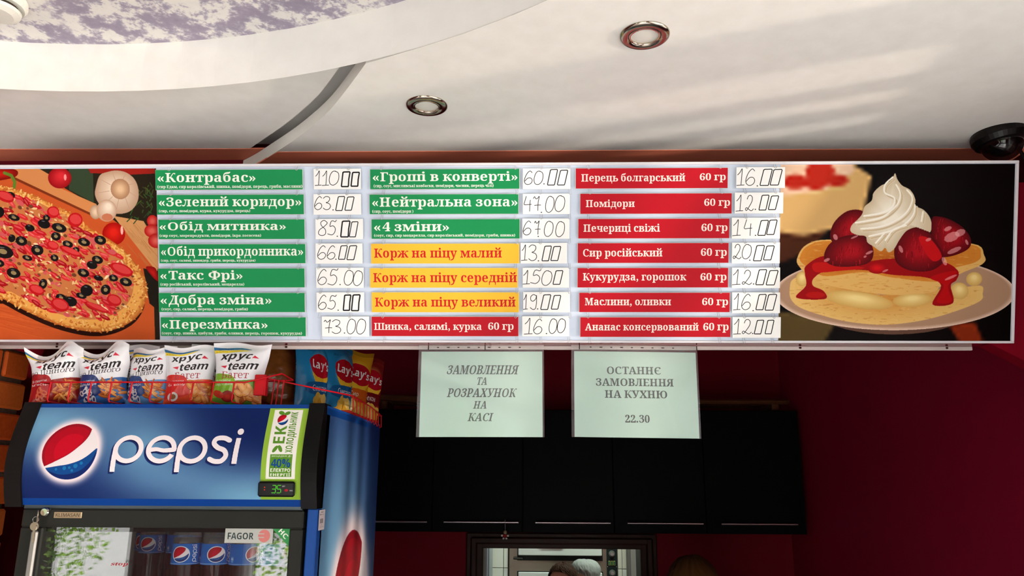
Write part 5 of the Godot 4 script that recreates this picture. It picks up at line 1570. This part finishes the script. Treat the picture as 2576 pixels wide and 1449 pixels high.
func snacks() -> void:
	var m := {}
	for k in ["draught_red", "draught_navy", "draught_blue", "baguette_red", "baguette_green"]:
		m[k] = printed("bag_" + k, crouton_bag(k), 0.25, 0.5)
	for k in ["sea_blue", "cheese", "bacon", "brown"]:
		m[k] = printed("bag_" + k, chip_bag(k), 0.22, 0.5)
	var front := "white crouton bags in the front basket"
	var y := 2.1105
	bag("crumpled white and dark red crouton bag at the left end of the basket", m.draught_red, Vector3(-1.082, y, -1.742), Vector3(0.122, 0.142, 0.05), Vector3(-4, 6, 4), front, 3, 0.16, 0.62)
	bag("crumpled white and navy crouton bag second from the left", m.draught_navy, Vector3(-0.972, y, -1.742), Vector3(0.118, 0.142, 0.05), Vector3(-4, 4, 5), front, 9, 0.12, 0.5)
	bag("white and blue crouton bag in the middle of the front basket", m.draught_blue, Vector3(-0.872, y, -1.742), Vector3(0.105, 0.134, 0.048), Vector3(-6, -6, 1), front, 5, 0.05, 0.3)
	bag("white and red crouton bag second from the right", m.baguette_red, Vector3(-0.776, y, -1.742), Vector3(0.110, 0.138, 0.048), Vector3(-5, 14, 2), front, 12, 0.10, 0.25)
	bag("smooth white and green crouton bag at the right end of the basket", m.baguette_green, Vector3(-0.667, y, -1.742), Vector3(0.122, 0.141, 0.05), Vector3(-4, 2, -2), front, 21, 0.10)
	bag("white crouton bag standing behind, seen between the two right bags", m.baguette_red, Vector3(-0.745, y, -1.80), Vector3(0.12, 0.145, 0.04), Vector3(-2, 8, 0), "white crouton bags in the second row", 17, 0.05)
	bag("white crouton bag standing behind the second and third bags", m.draught_navy, Vector3(-0.945, y, -1.80), Vector3(0.12, 0.145, 0.04), Vector3(-2, -8, 0), "white crouton bags in the second row", 19, 0.05)
	var crisp := "potato crisp bags in the side basket"
	bag("dark brown crisp bag leaning sideways behind the wire basket", m.brown, Vector3(-0.69, y + 0.032, -2.02), Vector3(0.15, 0.175, 0.05), Vector3(-4, 40, -24), crisp, 23, 0.0)
	bag("light blue crisp bag nearest to the front, half in shade", m.sea_blue, Vector3(-0.586, y, -2.055), Vector3(0.125, 0.205, 0.045), Vector3(-2, 62, 0), crisp, 31, 0.04)
	bag("light blue crisp bag behind the other, beside the yellow one", m.sea_blue, Vector3(-0.542, y, -2.135), Vector3(0.125, 0.205, 0.045), Vector3(-3, 60, -4), crisp, 37, 0.04)
	bag("yellow and orange cheese crisp bag in the side basket", m.cheese, Vector3(-0.520, y, -2.195), Vector3(0.125, 0.205, 0.04), Vector3(-3, 48, -7), crisp, 41, 0.04)
	bag("dark red bacon crisp bag at the back of the side basket", m.bacon, Vector3(-0.488, y, -2.248), Vector3(0.11, 0.19, 0.04), Vector3(-3, 46, -7), crisp, 43, 0.04)
	var red := mat("red_wire", rgb(196, 18, 30), 0.35)
	var a := thing("wire_basket", "long red wire basket along the front of the fridge top", "basket", Vector3(-0.85, y, -1.75))
	var o := Vector3(-0.85, y, -1.75)
	var line := func(parent: Node, called: String, pts: Array, r: float, off: Vector3) -> void:
		part(parent, called, tube(pts.map(func(p: Vector3) -> Vector3: return p - off), r, 7), red)
	line.call(a, "rail", [Vector3(-1.085, 2.154, -1.835), Vector3(-1.086, 2.154, -1.69), Vector3(-0.63, 2.155, -1.69), Vector3(-0.56, 2.178, -1.72), Vector3(-0.57, 2.178, -1.835)], 0.0019, o)
	line.call(a, "rail", [Vector3(-1.085, 2.154, -1.835), Vector3(-0.57, 2.178, -1.835)], 0.0019, o)
	for i in 10:
		var x := -1.0635 + i * 0.0455
		line.call(a, "wire", [Vector3(x, 2.154, -1.6895), Vector3(x - 0.002, 2.116, -1.6885), Vector3(x - 0.001, 2.1115, -1.69), Vector3(x + 0.003, 2.1105, -1.697), Vector3(x + 0.003, 2.1105, -1.835), Vector3(x, 2.158, -1.8365)], 0.0017, o)
	var br := part(a, "corner_plate", block(Vector3(0.024, 0.047, 0.004), 0.002), red, Vector3(-0.607, 2.152, -1.716) - o)
	part(br, "plate_fold", block(Vector3(0.004, 0.047, 0.016), 0.001), red, Vector3(0.012, 0, -0.008))
	var b := thing("wire_basket", "red wire basket along the right side of the fridge top", "basket", Vector3(-0.5, y, -2.1))
	var q := Vector3(-0.5, y, -2.1)
	line.call(b, "rail", [Vector3(-0.597, 2.170, -1.75), Vector3(-0.44, 2.148, -1.902), Vector3(-0.436, 2.140, -2.1), Vector3(-0.44, 2.130, -2.285)], 0.0019, q)
	line.call(b, "rail", [Vector3(-0.44, 2.130, -2.285), Vector3(-0.74, 2.150, -2.285), Vector3(-0.74, 2.160, -1.90), Vector3(-0.597, 2.170, -1.75)], 0.0019, q)
	for i in 10:
		var z := -1.904 - i * 0.041
		var t := 2.148 - i * 0.0019
		line.call(b, "wire", [Vector3(-0.439, t, z), Vector3(-0.4375, t - 0.034, z), Vector3(-0.441, t - 0.0375, z), Vector3(-0.447, 2.1115, z), Vector3(-0.735, 2.1115, z), Vector3(-0.738, t + 0.008, z)], 0.0015, q)
	for x in [-0.588, -0.578, -0.566]:
		line.call(b, "wire", [Vector3(x, 2.168, -1.757), Vector3(x - 0.004, 2.1105, -1.76)], 0.0016, q)


# ---------- ceiling fittings ----------

func downlight(label: String, at: Vector3) -> void:
	var t := thing("downlight", label, "downlight", at, "recessed ceiling downlights")
	var nickel := mat("satin_nickel", rgb(170, 160, 146), 0.16, 1.0)
	part(t, "trim_ring", lathe([Vector2(0.046, 0.0), Vector2(0.0455, -0.003), Vector2(0.042, -0.0055), Vector2(0.036, -0.006), Vector2(0.031, -0.0055), Vector2(0.0285, -0.002), Vector2(0.028, 0.0)], 48), nickel)
	part(t, "inner_ring", lathe([Vector2(0.0285, -0.004), Vector2(0.0262, -0.0052), Vector2(0.0255, -0.0025), Vector2(0.0258, -0.0002)], 40), mat("pale_chrome", rgb(214, 196, 180), 0.12, 1.0))
	part(t, "bulb", lathe([Vector2(0.026, -0.0008), Vector2(0.0245, -0.0016), Vector2(0.015, -0.0024), Vector2(0.0, -0.0028)], 32), mat("frosted_bulb", rgb(226, 224, 216), 0.35))
	for a in [40.0, 130.0, 250.0]:
		part(t, "clip", block(Vector3(0.004, 0.002, 0.002), 0.0004), nickel, Vector3(cos(deg_to_rad(a)) * 0.0252, -0.0034, sin(deg_to_rad(a)) * 0.0252))


func fittings() -> void:
	downlight("nickel ringed downlight further from the board, upper right", Vector3(0.209, 2.75, -1.285))
	downlight("nickel ringed downlight nearer to the board and curved step", Vector3(-0.231, 2.75, -1.556))
	# smoke detector on the marbled ceiling
	var s := thing("smoke_detector", "white round smoke detector on the lilac marbled ceiling", "smoke detector", Vector3(-1.045, 2.862, -1.315))
	part(s, "base", lathe([Vector2(0.0, -0.001), Vector2(0.05, -0.001), Vector2(0.051, -0.012), Vector2(0.046, -0.018), Vector2(0.0, -0.018)], 32, true), mat("detector_white", rgb(226, 224, 214), 0.5))
	part(s, "vent", lathe([Vector2(0.036, -0.018), Vector2(0.036, -0.026), Vector2(0.0, -0.026)], 28, true), mat("vent_dark", rgb(60, 50, 40), 0.8))
	part(s, "cover", lathe([Vector2(0.0, -0.026), Vector2(0.042, -0.026), Vector2(0.041, -0.032), Vector2(0.03, -0.038), Vector2(0.0, -0.04)], 32, true), mat("detector_white", rgb(226, 224, 214), 0.5))
	# dome camera
	var c := thing("dome_camera", "black dome security camera in the ceiling corner over the board", "camera", Vector3(1.105, 2.75, -1.72))
	c.rotation_degrees = Vector3(0, 0, 7)
	var shell_ := mat("camera_black", rgb(18, 15, 15), 0.35)
	part(c, "base", lathe([Vector2(0.0, 0.012), Vector2(0.058, 0.012), Vector2(0.062, 0.0), Vector2(0.062, -0.012), Vector2(0.056, -0.024), Vector2(0.046, -0.026), Vector2(0.0, -0.026)], 40, true), shell_)
	var prof := []
	for i in 12:
		var a := PI / 2 * i / 11.0
		prof.append(Vector2(cos(a) * 0.0455, -0.024 - sin(a) * 0.042))
	part(c, "dome", lathe(prof, 32), pane("smoked_dome", Color(0.03, 0.03, 0.03), 0.72, 0.02))
	part(c, "inner_shell", ball(0.032, Vector3(1, 0.8, 1), 20), mat("inner_black", rgb(12, 10, 10), 0.4), Vector3(0, -0.03, 0))
	part(c, "lens", lathe([Vector2(0.0, 0.012), Vector2(0.008, 0.012), Vector2(0.01, 0.01), Vector2(0.01, 0.0)], 20, true), mat("lens_glass", rgb(40, 30, 30), 0.05), Vector3(-0.004, -0.045, 0.02), Vector3(115, 0, 0))
	part(c, "cable", tube([Vector3(0.05, -0.03, -0.02), Vector3(0.062, -0.05, -0.03), Vector3(0.08, -0.066, -0.05), Vector3(0.10, -0.075, -0.08)], 0.004, 8), shell_)


# ---------- people ----------

func figure(label: String, at: Vector3, height: float, turn: float, cloth: Color, hair: Color, style: String) -> void:
	var t := thing("person", label, "person", at)
	t.rotation_degrees.y = turn
	t.scale = Vector3.ONE * height / 1.65
	var skin_c := mat("skin", rgb(206, 150, 124), 0.55)
	var v := func(x: float, y: float, z: float) -> Vector3: return Vector3(x, y, z)
	var head := [
		[v.call(0, 1.535, -0.012), v.call(0, 1.555, 0.012), 0.078, 0.076], [v.call(0, 1.50, 0.035), v.call(0, 1.46, 0.048), 0.058, 0.04], [v.call(0, 1.54, 0.09), v.call(0, 1.506, 0.114), 0.011, 0.0155],
		[v.call(-0.024, 1.478, 0.083), v.call(0.024, 1.478, 0.083), 0.009, 0.009], [v.call(0.079, 1.53, -0.004), v.call(0.084, 1.505, 0.0), 0.012, 0.009], [v.call(-0.079, 1.53, -0.004), v.call(-0.084, 1.505, 0.0), 0.012, 0.009],
		[v.call(0, 1.48, 0.0), v.call(0, 1.36, -0.01), 0.052, 0.056]]
	var torso := [[v.call(-0.13, 1.32, 0), v.call(0.13, 1.32, 0), 0.075, 0.075], [v.call(0, 1.30, 0), v.call(0, 1.05, 0.01), 0.135, 0.115], [v.call(-0.05, 1.02, 0), v.call(-0.08, 0.88, 0), 0.11, 0.115], [v.call(0.05, 1.02, 0), v.call(0.08, 0.88, 0), 0.11, 0.115]]
	for s in [-1.0, 1.0]:
		torso.append([v.call(s * 0.19, 1.31, 0), v.call(s * 0.235, 1.03, 0.01), 0.055, 0.043])
		torso.append([v.call(s * 0.235, 1.03, 0.01), v.call(s * 0.19, 0.92, 0.22), 0.043, 0.03])
		torso.append([v.call(s * 0.085, 0.86, 0), v.call(s * 0.09, 0.46, 0.01), 0.092, 0.058])
		torso.append([v.call(s * 0.09, 0.46, 0.01), v.call(s * 0.09, 0.09, -0.01), 0.056, 0.036])
		torso.append([v.call(s * 0.09, 0.04, -0.03), v.call(s * 0.10, 0.035, 0.12), 0.038, 0.03])
	var palm := []
	for s in [-1.0, 1.0]:
		palm.append([v.call(s * 0.188, 0.915, 0.23), v.call(s * 0.182, 0.905, 0.285), 0.028, 0.03])
		for k in 4:
			var x: float = s * (0.160 + k * 0.017)
			palm.append([v.call(x, 0.902, 0.30), v.call(x, 0.888, 0.335), 0.009, 0.0085])
			palm.append([v.call(x, 0.888, 0.335), v.call(x, 0.862, 0.345 - absf(k - 1.5) * 0.006), 0.0085, 0.0075])
		palm.append([v.call(s * 0.162, 0.908, 0.255), v.call(s * 0.138, 0.895, 0.29), 0.012, 0.009])
	var body := skin(head + torso + palm, 0.0135, 0.02)
	part(t, "body", body, skin_c)
	var grow := []
	for b: Array in torso:
		if (b[1] as Vector3).y > 0.08 or (b[0] as Vector3).y > 0.3:
			grow.append([b[0], b[1], b[2] + 0.012, b[3] + 0.012])
	part(t, "clothes", skin(grow, 0.02, 0.03), mat("cloth_" + style, cloth, 0.85))
	for s in [-1.0, 1.0]:
		part(t, "eye", ball(0.011, Vector3(1.2, 0.8, 0.7), 10), mat("eye_white", rgb(226, 220, 214), 0.3), Vector3(s * 0.03, 1.535, 0.0825))
		part(t, "eye", ball(0.0055, Vector3(1, 1, 0.6), 8), mat("eye_dark", rgb(40, 26, 20), 0.2), Vector3(s * 0.03, 1.535, 0.0885))
		part(t, "eyebrow", ball(0.014, Vector3(1.3, 0.28, 0.5), 10), mat("brow", rgb(52, 34, 24), 0.8), Vector3(s * 0.032, 1.555, 0.0835))
	part(t, "mouth", ball(0.012, Vector3(1.7, 0.45, 0.5), 10), mat("lips", rgb(164, 84, 80), 0.5), Vector3(0, 1.477, 0.0895))
	var n := FastNoiseLite.new()
	n.seed = style.length()
	n.frequency = 1.0
	var hm := mat("hair_" + style, hair, 0.6, 0.0, 0.12)
	hm.rim_enabled = true
	hm.rim = 0.12
	if style != "cap":
		var long := style == "long"
		part(t, "hair", grid(72, 30, func(u: float, w: float) -> Vector3:
			var a := u * TAU
			var face_side := maxf(0.0, sin(a))
			var low := lerpf(2.7 if long else 2.0, 1.02, pow(face_side, 0.7))
			var b := w * low
			var strand := 0.0022 * sin(a * 46.0 + 5.0 * n.get_noise_2d(w * 4.0, a)) + 0.005 * n.get_noise_2d(a * 9.0, w * 2.0)
			var part_line := 0.006 * exp(-pow(cos(a) * sin(b) * 9.0, 2.0)) * (1.0 if sin(a) > -0.4 else 0.0)
			var r := 1.0 + (strand - part_line) * 9.0
			var drop := maxf(0.0, b - 1.7) * (0.16 if long else 0.05)
			return Vector3(sin(b) * cos(a) * 0.094 * r, 1.553 + cos(minf(b, 1.9)) * 0.1 * r - drop, sin(b) * sin(a) * 0.104 * r - 0.004)), hm)
	else:
		part(t, "hair", grid(40, 16, func(u: float, w: float) -> Vector3:
			var a := u * TAU
			var b := w * lerpf(1.95, 1.1, pow(maxf(0.0, sin(a)), 0.7))
			return Vector3(sin(b) * cos(a) * 0.088, 1.55 + cos(b) * 0.09, sin(b) * sin(a) * 0.098)), hm)
		part(t, "kitchen_cap", grid(96, 26, func(u: float, w: float) -> Vector3:
			var a := u * TAU
			var b := w * lerpf(1.72, 1.32, maxf(0.0, sin(a)))
			var puff := 0.02 * sin(PI * minf(1.0, w * 1.05))
			var pleat := 0.0022 * sin(a * 34.0 + 3.0 * n.get_noise_2d(a * 2.0, w * 3.0)) * smoothstep(0.25, 1.0, w) + 0.0035 * n.get_noise_2d(a * 2.5, w * 4.0)
			var r := 0.094 + puff + pleat
			return Vector3(sin(b) * cos(a) * r, 1.55 + cos(b) * r * 1.02, sin(b) * sin(a) * (r + 0.012) - 0.006)), mat("cap_gauze", rgb(128, 126, 122), 0.85))
		part(t, "earring", ball(0.006, Vector3.ONE, 8), mat("pearl", rgb(224, 200, 190), 0.2), Vector3(0.088, 1.492, 0.002))


func people() -> void:
	figure("person with dark brown parted hair in the kitchen behind the hatch", Vector3(0.176, 0, -4.68), 1.492, -28, rgb(60, 56, 60), rgb(48, 28, 18), "parted")
	figure("person in a white gauze kitchen cap turned sideways by the oven", Vector3(0.337, 0, -5.25), 1.455, -68, rgb(206, 204, 200), rgb(60, 40, 28), "cap")
	figure("person with light brown hair behind the bar, only the crown showing", Vector3(0.622, 0, -3.2), 1.667, 200, rgb(60, 20, 26), rgb(78, 48, 24), "long")


# ---------- what the street windows look out on ----------

func outdoors() -> void:
	var paving := slab("ground", Vector3(-30, -0.4, 3.4), Vector3(30, -0.1, 40), grained("paving", rgb(202, 198, 190), rgb(222, 218, 210), Vector3(0.6, 0.6, 0.6), 0.85))
	paving.set_meta("kind", "structure")
	slab("ground_side", Vector3(1.4, -0.4, -14), Vector3(30, -0.1, 3.4), grained("paving", rgb(202, 198, 190), rgb(222, 218, 210), Vector3(0.6, 0.6, 0.6), 0.85))
	van()
	var bark := grained("bark", rgb(70, 56, 44), rgb(96, 80, 64), Vector3(4, 1, 4), 0.9)
	var leaf := mat("leaf", rgb(120, 158, 62), 0.5)
	leaf.backlight_enabled = true
	leaf.backlight = rgb(150, 190, 70)
	var where := [[-8.6, 7.6, 4.4, "leftmost"], [-6.25, 7.0, 4.2, "second from the left"], [-3.75, 7.4, 4.0, "middle"], [-1.2, 8.6, 4.6, "second from the right"], [1.6, 8.8, 4.6, "rightmost"]]
	for i in where.size():
		var q: Array = where[i]
		var t := thing("street_tree", "leafy street tree beyond the windows, %s of its row" % q[3], "tree", Vector3(q[0], -0.1, q[1]), "street trees")
		part(t, "trunk", lathe([Vector2(0.14, 0), Vector2(0.10, 0.6), Vector2(0.085, 1.8), Vector2(0.04, q[2] * 0.8), Vector2(0.0, q[2] * 0.82)], 12), bark)
		var st := begin()
		var r := RandomNumberGenerator.new()
		r.seed = 90 + i
		for k in 4200:
			var d := Vector3(r.randfn(), r.randfn(), r.randfn()).normalized() * pow(r.randf(), 0.4)
			var p := Vector3(0, q[2] * 0.56, 0) + d * Vector3(1.0, q[2] * 0.44, 1.0)
			var a := Vector3(r.randfn(), r.randfn() * 0.5 - 0.6, r.randfn()).normalized() * r.randf_range(0.045, 0.085)
			var b := a.cross(Vector3(r.randfn(), r.randfn(), r.randfn())).normalized() * r.randf_range(0.018, 0.032)
			face(st, [p, p + a * 0.5 + b, p + a, p + a * 0.5 - b], a.cross(b).normalized())
		var fo := part(t, "foliage", st.commit(), leaf)
		fo.set_meta("kind", "stuff")


# Unseen white van; its spotlight stands in for a sun glint on the ceiling.
func van() -> void:
	var t := thing("unseen_van", "unseen white van outside the side windows, carrying the ceiling streak spotlight", "van", Vector3(9.65, -0.1, 1.86))
	t.rotation_degrees.y = -19.2
	var white := mat("van_white", rgb(222, 222, 220), 0.3)
	var dark := mat("van_glass", rgb(24, 28, 32), 0.05, 0.0, 0.6)
	var side := PackedVector2Array([Vector2(-0.55, 0.3), Vector2(-0.6, 0.75), Vector2(-0.15, 0.98), Vector2(0.35, 1.75), Vector2(0.6, 1.95), Vector2(4.1, 1.98), Vector2(4.2, 0.3)])
	part(t, "body", prism(side, -0.88, 0.88), white)
	part(t, "windscreen", prism(PackedVector2Array([Vector2(-0.12, 1.03), Vector2(0.32, 1.71), Vector2(0.31, 1.72), Vector2(-0.135, 1.04)]), -0.74, 0.74), dark)
	for s in [-0.885, 0.885]:
		part(t, "side_window", prism(PackedVector2Array([Vector2(0.2, 1.05), Vector2(0.52, 1.68), Vector2(1.2, 1.68), Vector2(1.2, 1.05)]), s - 0.01, s + 0.01), dark)
		for x in [0.25, 3.3]:
			part(t, "wheel", lathe([Vector2(0.0, 0.1), Vector2(0.2, 0.1), Vector2(0.3, 0.09), Vector2(0.32, 0.0), Vector2(0.3, -0.09), Vector2(0.2, -0.1), Vector2(0.0, -0.1)], 24, true), mat("tyre", rgb(28, 28, 28), 0.8), Vector3(x, 0.32, s * 0.93), Vector3(90, 0, 0))
	for s in [-0.6, 0.6]:
		part(t, "headlamp", ball(0.12, Vector3(0.5, 0.8, 1.2)), mat("pale_chrome", rgb(214, 196, 180), 0.12, 1.0), Vector3(-0.56, 0.66, s))
	var glint_spot := SpotLight3D.new()  # out of view, placed to light the pale streaks on the ceiling
	glint_spot.name = "unseen_glint_spot"
	glint_spot.light_color = rgb(255, 240, 222)
	glint_spot.light_energy = 80.0
	glint_spot.light_size = 0.15
	glint_spot.spot_range = 40.0
	glint_spot.spot_attenuation = 2.0
	glint_spot.spot_angle = 14.0
	glint_spot.shadow_enabled = true
	t.add_child(glint_spot)
	glint_spot.position = Vector3(-0.42, 0.92, 0.0)
	glint_spot.look_at_from_position(glint_spot.global_position, Vector3(-0.3, 2.75, -1.3))
